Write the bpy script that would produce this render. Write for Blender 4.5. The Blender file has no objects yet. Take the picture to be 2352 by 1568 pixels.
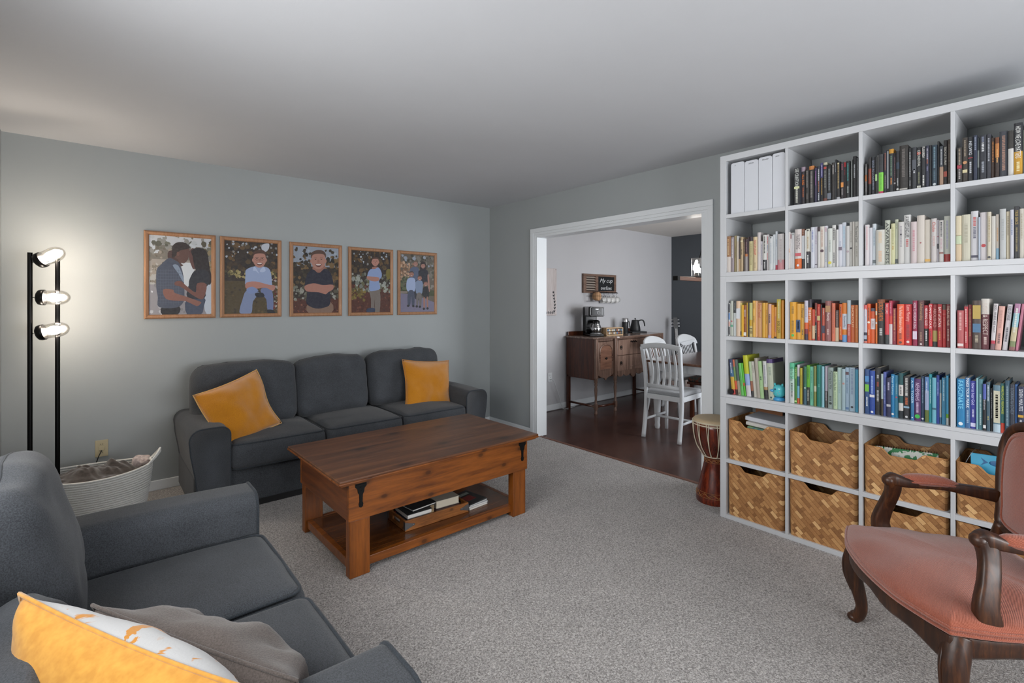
import bpy, math, random
from mathutils import Vector, Matrix, noise, Euler
R = math.radians
sc = bpy.context.scene
col = sc.collection
random.seed(7)

# ------------------------------------------------------------------ camera
EYE = 1.375
cd = bpy.data.cameras.new('camera'); cd.sensor_width = 36; cd.lens = 1127/2352*36
cd.shift_y = -90/2352; cd.clip_start = .02
cam = bpy.data.objects.new('camera', cd); col.objects.link(cam)
cam.location = (0, 0, EYE); cam.rotation_euler = (R(90), 0, R(-40.6))
sc.camera = cam
# ------------------------------------------------------------------ view, world
vs = sc.view_settings
vs.view_transform = 'Standard'; vs.look = 'None'; vs.gamma = 1; vs.use_curve_mapping = False
vs.exposure = 0.29
w = bpy.data.worlds.new('world'); sc.world = w; w.use_nodes = True
w.node_tree.nodes['Background'].inputs[0].default_value = (.75, .85, 1, 1)
w.node_tree.nodes['Background'].inputs[1].default_value = 1.0
# ------------------------------------------------------------------ daylight through the windows, plus an added ceiling fill
def area(name, loc, rot, sx, sy, power, color):
    l = bpy.data.lights.new(name, 'AREA'); l.shape = 'RECTANGLE'; l.size = sx; l.size_y = sy
    l.energy = power; l.color = color
    o = bpy.data.objects.new(name, l); col.objects.link(o); o.location = loc; o.rotation_euler = rot
    return o
area('daylight_back', (1.5, -2.02, 1.45), (R(90), 0, 0), 2.3, 1.3, 34, (1, .99, .975))
area('ceiling_fill_back', (1.5, -2.16, 1.1), (R(132), 0, 0), 2.2, 1.0, 90, (.965, .98, 1))  # added fill light, tilted upward to brighten the ceiling
area('daylight_left', (-.58, 1.25, 1.55), (0, R(-90), 0), 1.1, 1.7, 60, (1, .99, .975))
area('daylight_dining', (5.5, .62, 1.4), (R(90), 0, 0), 1.8, 1.5, 95, (.94, .965, 1))

# ------------------------------------------------------------------ pixel helpers (photo measurements -> places in the room)
FX = 1127.; A0 = R(49.4)
FD = (math.cos(A0), math.sin(A0)); RD = (math.sin(A0), -math.cos(A0))
def ray(u, v):
    s = (u-1176)/FX
    return FD[0]+RD[0]*s, FD[1]+RD[1]*s, (694-v)/FX
def at_x(u, v, x):
    r = ray(u, v); k = x/r[0]; return (r[1]*k, EYE+r[2]*k)

# ------------------------------------------------------------------ materials
def s2l(c):
    return tuple((x/12.92 if x <= .04045 else ((x+.055)/1.055)**2.4) for x in c)
def hexc(h):
    return s2l(tuple(int(h[i:i+2], 16)/255 for i in (0, 2, 4)))
MATS = {}
class NT:
    def __init__(s, name):
        s.m = bpy.data.materials.new(name); s.m.use_nodes = True
        s.t = s.m.node_tree; s.b = s.t.nodes['Principled BSDF']; s.tc = None
    def n(s, typ, **kw):
        nd = s.t.nodes.new(typ)
        for k, v in kw.items():
            if k.startswith('i_'):
                key = k[2:]; key = int(key) if key.isdigit() else key.replace('_', ' ')
                nd.inputs[key].default_value = v
            else: setattr(nd, k, v)
        return nd
    def l(s, a, b): s.t.links.new(a, b)
    def coord(s, scale=(1, 1, 1), rot=(0, 0, 0), out='Object'):
        if s.tc is None: s.tc = s.n('ShaderNodeTexCoord')
        mp = s.n('ShaderNodeMapping'); mp.inputs['Scale'].default_value = scale; mp.inputs['Rotation'].default_value = rot
        s.l(s.tc.outputs[out], mp.inputs[0]); return mp.outputs[0]
    def noise(s, vec, scale, detail=3, rough=.55, dist=0):
        nd = s.n('ShaderNodeTexNoise'); nd.inputs['Scale'].default_value = scale; nd.inputs['Detail'].default_value = detail
        nd.inputs['Roughness'].default_value = rough; nd.inputs['Distortion'].default_value = dist
        s.l(vec, nd.inputs['Vector']); return nd.outputs['Fac']
    def ramp(s, fac, stops):
        nd = s.n('ShaderNodeValToRGB'); e = nd.color_ramp.elements
        while len(e) < len(stops): e.new(.5)
        for el, (p, c) in zip(e, stops): el.position = p; el.color = (*c, 1)
        s.l(fac, nd.inputs[0]); return nd.outputs[0]
    def mix(s, fac, a, b, mode='MIX'):
        nd = s.n('ShaderNodeMix', data_type='RGBA', blend_type=mode)
        if isinstance(fac, (int, float)): nd.inputs[0].default_value = fac
        else: s.l(fac, nd.inputs[0])
        for k, x in ((6, a), (7, b)):
            if isinstance(x, tuple): nd.inputs[k].default_value = (*x, 1)
            else: s.l(x, nd.inputs[k])
        return nd.outputs[2]
    def math(s, op, a, b=0, c=0):
        nd = s.n('ShaderNodeMath', operation=op)
        for k, x in enumerate((a, b, c)):
            if isinstance(x, (int, float)): nd.inputs[k].default_value = x
            else: s.l(x, nd.inputs[k])
        return nd.outputs[0]
    def bump(s, h, strength=.3, dist=.002):
        nd = s.n('ShaderNodeBump'); nd.inputs['Strength'].default_value = strength; nd.inputs['Distance'].default_value = dist
        s.l(h, nd.inputs['Height']); s.l(nd.outputs[0], s.b.inputs['Normal']); return nd
    def base(s, x):
        if isinstance(x, tuple): s.b.inputs['Base Color'].default_value = (*x, 1)
        else: s.l(x, s.b.inputs['Base Color'])
    def set(s, rough=.5, metal=0, spec=.5, sheen=0, coat=0):
        s.b.inputs['Roughness'].default_value = rough; s.b.inputs['Metallic'].default_value = metal
        s.b.inputs['Specular IOR Level'].default_value = spec
        if sheen: s.b.inputs['Sheen Weight'].default_value = sheen
        if coat: s.b.inputs['Coat Weight'].default_value = coat; s.b.inputs['Coat Roughness'].default_value = .15
        return s.m
def paint(name, c, rough=.6, var=.04, metal=0, spec=.4, bump=.05, bs=40, coat=0):
    if name in MATS: return MATS[name]
    if isinstance(c, str): c = hexc(c)
    t = NT(name); v = t.coord()
    f = t.noise(v, 3, 4)
    t.base(t.ramp(f, [(.3, tuple(x*(1-var) for x in c)), (.7, tuple(min(1, x*(1+var)) for x in c))]))
    if bump: t.bump(t.noise(v, bs, 3), bump, .002)
    MATS[name] = t.set(rough, metal, spec, coat=coat); return MATS[name]
def fabric(name, c1, c2, scale=260, rough=.95, sheen=.25, bump=.5, spec=.2, stretch=(1, 1, 1), rib=0):
    if name in MATS: return MATS[name]
    t = NT(name); v = t.coord(stretch)
    f = t.noise(v, scale, 2, .6); g = t.noise(t.coord(), 6, 3)
    a = t.ramp(f, [(.32, hexc(c1)), (.68, hexc(c2))])
    a = t.mix(.25, a, t.ramp(g, [(.3, hexc(c1)), (.7, hexc(c2))]))
    t.base(a); h = f
    if rib:
        wv = t.n('ShaderNodeTexWave', wave_type='BANDS', bands_direction='DIAGONAL'); wv.inputs['Scale'].default_value = rib
        t.l(t.coord(), wv.inputs[0]); h = t.math('ADD', f, wv.outputs[1])
    t.bump(h, bump, .0015)
    MATS[name] = t.set(rough, 0, spec, sheen); return MATS[name]
def wood(name, dark, mid, light, axis='X', rough=.4, scale=1., knots=0, coat=0, bump=.15):
    if name in MATS: return MATS[name]
    t = NT(name)
    st = {'X': (1.2, 14, 14), 'Y': (14, 1.2, 14), 'Z': (14, 14, 1.2)}[axis]
    v = t.coord(tuple(x*scale for x in st))
    f = t.noise(v, 2.2, 6, .6, .6)
    g = t.noise(t.coord(tuple(x*scale*4 for x in st)), 3, 3, .6)
    f2 = t.math('ADD', t.math('MULTIPLY', f, .75), t.math('MULTIPLY', g, .25))
    c = t.ramp(f2, [(.3, hexc(dark)), (.5, hexc(mid)), (.7, hexc(light))])
    if knots:
        k = {'X': (2.6, 3.4, 5.5), 'Y': (3.4, 2.6, 5.5), 'Z': (5.5, 5.5, 2.6)}[axis]
        vo = t.n('ShaderNodeTexVoronoi', voronoi_dimensions='2D'); vo.inputs['Scale'].default_value = knots
        sx = t.n('ShaderNodeSeparateXYZ'); t.l(t.coord(), sx.inputs[0]); cx = t.n('ShaderNodeCombineXYZ')
        t.l(t.math('MULTIPLY', sx.outputs[0], 3.6), cx.inputs[0]); t.l(t.math('MULTIPLY', t.math('ADD', sx.outputs[1], sx.outputs[2]), 6.0), cx.inputs[1])
        t.l(cx.outputs[0], vo.inputs['Vector'])
        kk = t.ramp(vo.outputs['Distance'], [(.05, (.9, .9, .9)), (.085, (.35, .35, .35)), (.17, (0, 0, 0))])
        c = t.mix(t.math('MULTIPLY', kk, .8), c, tuple(x*.35 for x in hexc(dark)))
    t.base(c); t.bump(f2, bump, .002)
    MATS[name] = t.set(rough, 0, .5, coat=coat); return MATS[name]
def emit(name, c, strength):
    t = NT(name); t.b.inputs['Base Color'].default_value = (*c, 1)
    t.b.inputs['Emission Color'].default_value = (*c, 1); t.b.inputs['Emission Strength'].default_value = strength
    return t.m
def clear_glass(name, tint=(1, 1, 1), gloss=.12):
    m = bpy.data.materials.new(name); m.use_nodes = True; t = m.node_tree; t.nodes.clear()
    o = t.nodes.new('ShaderNodeOutputMaterial'); mx = t.nodes.new('ShaderNodeMixShader')
    tr = t.nodes.new('ShaderNodeBsdfTransparent'); gl = t.nodes.new('ShaderNodeBsdfGlossy')
    fr = t.nodes.new('ShaderNodeLayerWeight'); ad = t.nodes.new('ShaderNodeMath'); ad.operation = 'MULTIPLY_ADD'
    ad.inputs[1].default_value = .6; ad.inputs[2].default_value = gloss
    tr.inputs[0].default_value = (*tint, 1); gl.inputs[1].default_value = .05; fr.inputs[0].default_value = .4
    t.links.new(fr.outputs['Facing'], ad.inputs[0]); t.links.new(ad.outputs[0], mx.inputs[0])
    t.links.new(tr.outputs[0], mx.inputs[1]); t.links.new(gl.outputs[0], mx.inputs[2]); t.links.new(mx.outputs[0], o.inputs[0])
    return m
def printed(name, rough=.45, spec=.4, darken=.16):       # colours carried by the mesh's own printed pattern, all darkened evenly
    if name in MATS: return MATS[name]
    t = NT(name); a = t.n('ShaderNodeVertexColor', layer_name='Col')
    f = t.noise(t.coord(), 60, 2)
    t.base(t.mix(darken, t.mix(t.math('MULTIPLY', f, .08), a.outputs[0], (.5, .5, .5)), (.02, .02, .02)))
    MATS[name] = t.set(rough, 0, spec); return MATS[name]

# ------------------------------------------------------------------ mesh builder
def link(name, me, parent=None, mat=None):
    o = bpy.data.objects.new(name, me); col.objects.link(o)
    if parent is not None: o.parent = parent
    return o
class MB:
    def __init__(s): s.v = []; s.f = []; s.mi = []; s.c = []; s.sm = []
    def add(s, vs, fs, mi=0, c=None, sm=False, M=None):
        b = len(s.v)
        s.v += [tuple(M @ Vector(p)) if M is not None else tuple(p) for p in vs]
        for f in fs: s.f.append(tuple(b+i for i in f)); s.mi.append(mi); s.c.append(c); s.sm.append(sm)
        return s
    def box(s, x0, x1, y0, y1, z0, z1, mi=0, c=None, M=None):
        return s.add([(x0,y0,z0),(x1,y0,z0),(x1,y1,z0),(x0,y1,z0),(x0,y0,z1),(x1,y0,z1),(x1,y1,z1),(x0,y1,z1)],
              [(0,3,2,1),(4,5,6,7),(0,1,5,4),(1,2,6,5),(2,3,7,6),(3,0,4,7)], mi, c, False, M)
    def lathe(s, prof, n=24, M=None, mi=0, c=None, cap=True, sx=1, sy=1):
        vs = []; fs = []
        for r, z in prof:
            for i in range(n):
                a = 2*math.pi*i/n; vs.append((r*sx*math.cos(a), r*sy*math.sin(a), z))
        for k in range(len(prof)-1):
            for i in range(n):
                j = (i+1) % n; fs.append((k*n+i, k*n+j, (k+1)*n+j, (k+1)*n+i))
        s.add(vs, fs, mi, c, True, M)
        if cap:
            if prof[0][0] > 1e-4: s.add(vs[:n], [tuple(range(n-1, -1, -1))], mi, c, False, M)
            if prof[-1][0] > 1e-4: s.add(vs[-n:], [tuple(range(n))], mi, c, False, M)
        return s
    def cyl(s, p0, p1, r0, r1=None, n=16, mi=0, c=None):
        r1 = r0 if r1 is None else r1
        p0 = Vector(p0); p1 = Vector(p1); d = p1-p0
        M = Matrix.Translation(p0) @ d.to_track_quat('Z', 'Y').to_matrix().to_4x4()
        return s.lathe([(r0, 0), (r1, d.length)], n, M, mi, c)
    def ball(s, p, r, n=14, mi=0, c=None, sq=(1, 1, 1)):
        prof = [(max(1e-5, math.sin(math.pi*k/n)), -math.cos(math.pi*k/n)) for k in range(n+1)]
        M = Matrix.Translation(p) @ Matrix.Diagonal((r*sq[0], r*sq[1], r*sq[2], 1))
        return s.lathe(prof, n+4, M, mi, c, False)
    def sweep(s, pts, rad, n=10, mi=0, c=None, closed=False, up=(0, 0, 1), sq=False, cap=True):
        """rad: r or (rw, rh) or list; rw across, rh along up"""
        P = [Vector(p) for p in pts]; N = len(P)
        rads = rad if isinstance(rad, list) else [rad]*N
        up = Vector(up); vs = []; fs = []
        for i, p in enumerate(P):
            a = P[(i-1) % N] if (closed or i > 0) else p
            b = P[(i+1) % N] if (closed or i < N-1) else p
            t = (b-a).normalized(); sd = t.cross(up)
            if sd.length < 1e-4: sd = t.cross(Vector((1, .3, 0)))
            sd.normalize(); u2 = sd.cross(t).normalized()
            rr = rads[i]; rw, rh = rr if isinstance(rr, tuple) else (rr, rr)
            for k in range(n):
                an = 2*math.pi*(k+.5)/n; ca, sa = math.cos(an), math.sin(an)
                if sq:
                    e = .45; ca = math.copysign(abs(ca)**e, ca); sa = math.copysign(abs(sa)**e, sa)
                vs.append(p+sd*ca*rw+u2*sa*rh)
        M = N if closed else N-1
        for i in range(M):
            for k in range(n):
                j = (k+1) % n; i2 = (i+1) % N
                fs.append((i*n+k, i*n+j, i2*n+j, i2*n+k))
        if not closed and cap: fs.append(tuple(range(n-1, -1, -1))); fs.append(tuple((N-1)*n+k for k in range(n)))
        return s.add(vs, fs, mi, c, True)
    def prism(s, poly, z0, z1, M=None, mi=0, c=None):
        n = len(poly); vs = [(x, y, z0) for x, y in poly]+[(x, y, z1) for x, y in poly]
        fs = [tuple(range(n-1, -1, -1)), tuple(range(n, 2*n))]+[(i, (i+1) % n, n+(i+1) % n, n+i) for i in range(n)]
        return s.add(vs, fs, mi, c, False, M)
    def grid(s, fn, nu, nv, mi=0, c=None, sm=True, wrap=False):
        vs = [fn(i/nu, j/nv) for j in range(nv+1) for i in range(nu+1)]
        return s.add(vs, [(j*(nu+1)+i, j*(nu+1)+i+1, (j+1)*(nu+1)+i+1, (j+1)*(nu+1)+i) for j in range(nv) for i in range(nu)], mi, c, sm)
    def build(s, name, mats, parent=None, bevel=0, sub=0, seg=2, solid=0, smooth=None, loc=None):
        me = bpy.data.meshes.new(name); me.from_pydata(s.v, [], s.f)
        if not isinstance(mats, (list, tuple)): mats = [mats]
        for m in mats: me.materials.append(m)
        me.polygons.foreach_set('material_index', s.mi)
        me.polygons.foreach_set('use_smooth', [bool(x) if smooth is None else smooth for x in s.sm])
        if any(c is not None for c in s.c):
            at = me.color_attributes.new('Col', 'FLOAT_COLOR', 'CORNER'); dat = []
            for f, c in zip(s.f, s.c):
                c = c or (1, 1, 1)
                for _ in f: dat += [c[0], c[1], c[2], 1]
            at.data.foreach_set('color', dat)
        me.update()
        o = link(name, me, parent)
        if loc: o.location = loc
        if bevel:
            md = o.modifiers.new('b', 'BEVEL'); md.width = bevel; md.segments = seg; md.limit_method = 'ANGLE'; md.angle_limit = R(40); md.harden_normals = False
        if solid:
            md = o.modifiers.new('s', 'SOLIDIFY'); md.thickness = solid; md.offset = 0
        if sub:
            md = o.modifiers.new('u', 'SUBSURF'); md.levels = sub; md.render_levels = sub
        return o
def cat(pts, k=6, closed=False):
    P = [Vector(p) for p in pts]; n = len(P); out = []
    for i in range(n if closed else n-1):
        g = lambda j: P[j % n] if closed else P[max(0, min(n-1, j))]
        p0, p1, p2, p3 = g(i-1), g(i), g(i+1), g(i+2)
        for q in range(k):
            t = q/k; out.append(.5*((2*p1)+(p2-p0)*t+(2*p0-5*p1+4*p2-p3)*t*t+(3*p1-p0-3*p2+p3)*t**3))
    if not closed: out.append(P[-1])
    return out
def lerps(vals, n):
    out = []
    m = len(vals)-1
    for i in range(n):
        t = i/(n-1)*m; k = min(m-1, int(t)); f = t-k; a, b = vals[k], vals[k+1]
        out.append(tuple(x+(y-x)*f for x, y in zip(a, b)) if isinstance(a, tuple) else a+(b-a)*f)
    return out
def rbox(hx, hy, hz, r, fn=None, n=8):
    """rounded soft box, fn(p,n)->p deforms it"""
    def coords(h):
        inner = [-(h-r)+2*(h-r)*i/n for i in range(n+1)]
        e = [r*x for x in (.35, .7, 1)]
        return [-(h-r)-x for x in reversed(e)]+inner+[h-r+x for x in e]
    C = [coords(hx), coords(hy), coords(hz)]; H = (hx, hy, hz)
    idx = {}; vs = []; fs = []
    def vid(p):
        key = tuple(round(x, 6) for x in p)
        if key not in idx:
            q = Vector([max(-(h-r), min(h-r, x)) for x, h in zip(p, H)]); d = Vector(p)-q
            d = Vector([math.copysign(math.tan(min(abs(x)/r, 1)*math.pi/4), x) for x in d])
            d.normalize(); P = q+d*r
            if fn: P = Vector(fn(P, d))
            idx[key] = len(vs); vs.append(P)
        return idx[key]
    for ax in range(3):
        a, b = (ax+1) % 3, (ax+2) % 3
        for sgn in (-1, 1):
            for i in range(len(C[a])-1):
                for j in range(len(C[b])-1):
                    q = []
                    for di, dj in ((0, 0), (1, 0), (1, 1), (0, 1)):
                        p = [0, 0, 0]; p[ax] = sgn*H[ax]; p[a] = C[a][i+di]; p[b] = C[b][j+dj]; q.append(vid(p))
                    fs.append(tuple(q) if sgn > 0 else tuple(reversed(q)))
    return vs, fs
# ------------------------------------------------------------------ naming
def tag(o, label, category, group=None, kind=None):
    o['label'] = label; o['category'] = category
    if group: o['group'] = group
    if kind: o['kind'] = kind
    return o
def thing(name, label, category, loc=(0, 0, 0), rz=0, group=None):
    o = bpy.data.objects.new(name, None); col.objects.link(o); o.location = loc; o.rotation_euler = (0, 0, rz)
    o.empty_display_size = .1
    return tag(o, label, category, group)
def struct(o): o['kind'] = 'structure'; return o
def clone(root, loc, rz, label, group=None):
    r = root.copy(); col.objects.link(r); r.location = loc; r.rotation_euler = (0, 0, rz); r['label'] = label
    if group: r['group'] = group
    for ch in list(root.children):
        c = ch.copy(); col.objects.link(c); c.parent = r
        for g in ch.children:
            d = g.copy(); col.objects.link(d); d.parent = c
    return r
def lettering(name, s, M, w, h, mat, parent, shear=0, extr=0):
    """text fitted into w x h; M maps local x (reading direction) / y (letter up)"""
    cu = bpy.data.curves.new(name, 'FONT'); cu.body = s; cu.size = 1; cu.shear = shear; cu.resolution_u = 2
    ob = bpy.data.objects.new(name, cu); me = bpy.data.meshes.new_from_object(ob)
    bpy.data.objects.remove(ob)
    xs = [v.co.x for v in me.vertices]; ys = [v.co.y for v in me.vertices]
    x0, x1, y0, y1 = min(xs), max(xs), min(ys), max(ys)
    for v in me.vertices:
        v.co = M @ Vector(((v.co.x-x0)/(x1-x0)*w, (v.co.y-y0)/(y1-y0)*h, 0))
    me.materials.append(mat)
    return link(name, me, parent)
# ------------------------------------------------------------------ THE ROOM
YA = 4.43; XB = 3.46; XL = -.43; YB = -1.9; H = 2.45; XD = 7.26; T = .12; YD = .75
def carpet_mat():
    t = NT('carpet_pile'); v = t.coord()
    f = t.noise(v, 130, 2, .75, .8); g = t.noise(v, 5, 3); k = t.noise(v, 60, 2, .7, 1.5)
    c = t.ramp(f, [(.40, hexc('625e5b')), (.5, hexc('aca8a5')), (.60, hexc('e6e2df'))])
    c = t.mix(.35, c, t.ramp(k, [(.42, hexc('706c69')), (.6, hexc('c6c1bd'))]))
    c = t.mix(.3, c, t.ramp(g, [(.3, hexc('918d8a')), (.7, hexc('afaaa7'))]))
    t.base(c); t.bump(t.math('ADD', f, k), 1.0, .006); return t.set(1, 0, .1, .15)
def planks_mat():
    t = NT('dark_plank_floor'); br = t.n('ShaderNodeTexBrick'); br.offset = .37
    t.l(t.coord((1, 1, 1), (0, 0, 0)), br.inputs['Vector'])
    for k, x in (('Scale', 1), ('Brick Width', .9), ('Row Height', .083), ('Mortar Size', .0012), ('Bias', 0)): br.inputs[k].default_value = x
    br.inputs['Color1'].default_value = (*hexc('3c2622'), 1); br.inputs['Color2'].default_value = (*hexc('533730'), 1); br.inputs['Mortar'].default_value = (*hexc('1d0e0a'), 1)
    f = t.noise(t.coord((2, 30, 1)), 3, 5, .6, .5)
    t.base(t.mix(.45, br.outputs[0], t.ramp(f, [(.3, hexc('2c1a16')), (.7, hexc('5c4038'))])))
    t.bump(f, .08, .002); return t.set(.24, 0, .5)
wall_m = paint('grey_wall_paint', '999e9f', .55, .012, spec=.3, bump=.08, bs=120)
dwall_m = paint('pale_grey_dining_wall_paint', 'b4b4b7', .6, .012, spec=.3, bump=.06, bs=120)
dark_m = paint('charcoal_wall_paint', '4a4e53', .6, .02, spec=.3, bump=.06, bs=120)
ceil_m = paint('ceiling_paint', 'c4c6ca', .75, .012, spec=.2, bump=.15, bs=90)
dceil_m = paint('dining_ceiling_paint', 'd4d0cb', .75, .012, spec=.2, bump=.15, bs=90)
trim_m = paint('white_trim_paint', 'd9dde0', .4, .01, spec=.45, bump=0)
def S(name, boxes, m, bevel=0):
    mb = MB()
    for b in boxes: mb.box(*b)
    return struct(mb.build(name, m, None, bevel))
S('floor', [(XL-T, XB+.04, YB-T, YA+T, -.06, 0)], carpet_mat())
S('floor_dining', [(XB+.04, XD+T, YD-T, YA+T, -.07, -.008)], planks_mat())
S('trim_1', [(XB+.02, XB+.055, 1.85, 3.643, -.02, .004)], paint('threshold_wood', '6a4536', .45))
S('ceiling', [(XL-T, XB, YB-T, YA+T, H, H+.08)], ceil_m)
S('ceiling_dining', [(XB+.0, XD+T, YD-T, YA+T, H, H+.08)], dceil_m)
S('wall_north', [(XL-T, XB, YA, YA+T, 0, H)], wall_m)
S('wall_north_dining', [(XB+T, XD, YA, YA+T, -.01, H)], dwall_m)
# left wall with a window behind the camera
S('wall_west', [(XL-T, XL, 2.15, YA, 0, H), (XL-T, XL, YB, .35, 0, H), (XL-T, XL, .35, 2.15, 0, 1.0), (XL-T, XL, .35, 2.15, 2.1, H)], wall_m)
S('wall_south', [(XL-T, .35, YB-T, YB, 0, H), (2.65, XB+T, YB-T, YB, 0, H), (.35, 2.65, YB-T, YB, 0, .8), (.35, 2.65, YB-T, YB, 2.1, H)], wall_m)
S('wall_east', [(XB, XB+T, YB, 1.85, 0, H), (XB, XB+T, 3.643, YA+T, 0, H), (XB, XB+T, 1.85, 3.643, 2.043, H)], wall_m)
S('wall_dining_east', [(XD, XD+T, YD, YA+T, -.01, H)], dark_m)
S('wall_dining_south', [(XB+T, 4.6, YD-T, YD, 0, H), (6.4, XD, YD-T, YD, 0, H), (4.6, 6.4, YD-T, YD, 0, .65), (4.6, 6.4, YD-T, YD, 2.15, H)], dwall_m)
def window(n, ax, c, a0, a1, z0, z1):
    f = thing('window_%d' % n, '', 'window'); del f['label']; del f['category']; struct(f)
    def bb(a, b, z, zz, d=.05):
        return (a, b, c-d/2, c+d/2, z, zz) if ax == 'y' else (c-d/2, c+d/2, a, b, z, zz)
    m = MB()
    for b in ((a0, a0+.05, z0, z1), (a1-.05, a1, z0, z1), (a0, a1, z0, z0+.05), (a0, a1, z1-.05, z1), ((a0+a1)/2-.02, (a0+a1)/2+.02, z0, z1), (a0, a1, (z0+z1)/2-.02, (z0+z1)/2+.02)):
        m.box(*bb(*b))
    m.build('window_frame', trim_m, f, .004)
    MB().box(*bb(a0+.04, a1-.04, z0+.04, z1-.04, .006)).build('pane', WG, f)
    MB().box(*bb(a0-.04, a1+.04, z0-.03, z0, .16)).build('window_sill', trim_m, f, .004)
WG = clear_glass('window_glass', (1, 1, 1), .03)
window(1, 'y', YB-.06, .35, 2.65, .8, 2.1)
window(2, 'x', XL-.06, .35, 2.15, 1.0, 2.1)
window(3, 'y', YD-.06, 4.6, 6.4, .65, 2.15)
# skirting boards
bh = .072
def skirt(name, x0, x1, y0, y1): return S(name, [(x0, x1, y0, y1, 0, bh)], trim_m, .004)
skirt('baseboard_north', XL, XB, YA-.014, YA); skirt('baseboard_north_dining', XB+T, XD, YA-.014, YA)
skirt('baseboard_east', XB-.014, XB, 3.728, YA-.014); skirt('baseboard_east_south', XB-.014, XB, YB, 1.766)
skirt('baseboard_west', XL, XL+.014, YB, YA-.014); skirt('baseboard_south', XL+.014, XB-.014, YB, YB+.014)
skirt('baseboard_dining_east', XD-.014, XD, YD, YA-.014)
# cased opening to the dining room
def casing():
    m = MB(); y0, y1, z1, wd, x = 1.85, 3.643, 2.043, .085, XB
    steps = [(0, .5, .018), (.5, .8, .013), (.8, 1.0, .009)]
    for a, b, d in steps:
        m.box(x-d, x+.001, y1+wd*(1-b), y1+wd*(1-a), 0, z1+wd*(1-b)); m.box(x-d, x+.001, y0-wd*(1-a), y0-wd*(1-b), 0, z1+wd*(1-b))
        m.box(x-d, x+.001, y0-wd*(1-a), y1+wd*(1-a), z1+wd*(1-b), z1+wd*(1-a))
    return struct(m.build('trim_2', trim_m, None, .002))
casing()
S('trim_3', [(XB-.009, XB+T+.009, 3.636, 3.6445, 0, 2.036), (XB-.009, XB+T+.009, 1.8485, 1.857, 0, 2.036), (XB-.009, XB+T+.009, 1.8485, 3.6445, 2.036, 2.0445)], trim_m)
S('trim_4', [(XB+T, XB+T+.016, 3.643, 3.728, 0, 2.128), (XB+T, XB+T+.016, 1.766, 1.85, 0, 2.128), (XB+T, XB+T+.016, 1.85, 3.643, 2.043, 2.128)], trim_m)

# wall plates
def wall_plate(root, x, y, z, m, dark, outlets=True):
    MB().box(x-.035, x+.035, y-.006, y, z-.057, z+.057).build('cover_plate', m, root, .002)
    mb = MB()
    for dz in (-.028, .028) if outlets else (0,): mb.box(x-.016, x+.016, y-.009, y-.004, z+dz-.014, z+dz+.014)
    mb.build('socket', m, root, .003)
    sl = MB()
    for dz in (-.028, .028):
        for dx in (-.006, .006): sl.box(x+dx-.001, x+dx+.001, y-.0096, y-.008, z+dz-.003, z+dz+.006)
    sl.cyl((x, y-.0075, z), (x, y-.005, z), .003, n=8)
    sl.build('slot', dark, root)
blk = paint('black_plastic', '131315', .45, .02, bump=0)
p = thing('wall_outlet', 'beige cable outlet plate on the grey wall above the white rope basket', 'outlet')
wall_plate(p, .054, YA, .365, paint('beige_plastic', 'b5a98a', .45, .01, bump=0), blk, False)
p = thing('wall_outlet', 'white power outlet low on the dining room wall with a cord plugged in', 'outlet')
wall_plate(p, 4.43, YA, .42, paint('white_plastic', 'cfd2d4', .4, .01, bump=0), blk)
def cable(name, label, pts, r, m):
    o = MB().sweep(cat(pts, 6), r, 8).build(name, m); return tag(o, label, 'cable')
cable('power_cord', 'thin black cable plugged into the beige outlet beside the rope basket', [(.054, YA-.008, .35), (.05, YA-.04, .35), (.03, YA-.05, .30), (.0, YA-.06, .18), (-.05, YA-.05, .06), (-.1, YA-.08, .012), (-.16, YA-.14, .01)], .003, blk)
cable('power_cord', 'white cord hanging from the dining room outlet down to the floor', [(4.43, YA-.008, .395), (4.45, YA-.05, .38), (4.5, YA-.06, .26), (4.56, YA-.05, .15), (4.6, YA-.04, .05), (4.63, YA-.05, .0), (4.72, YA-.06, .0), (4.85, YA-.05, .0)], .004, paint('white_plastic', 'cfd2d4', .4))
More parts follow.
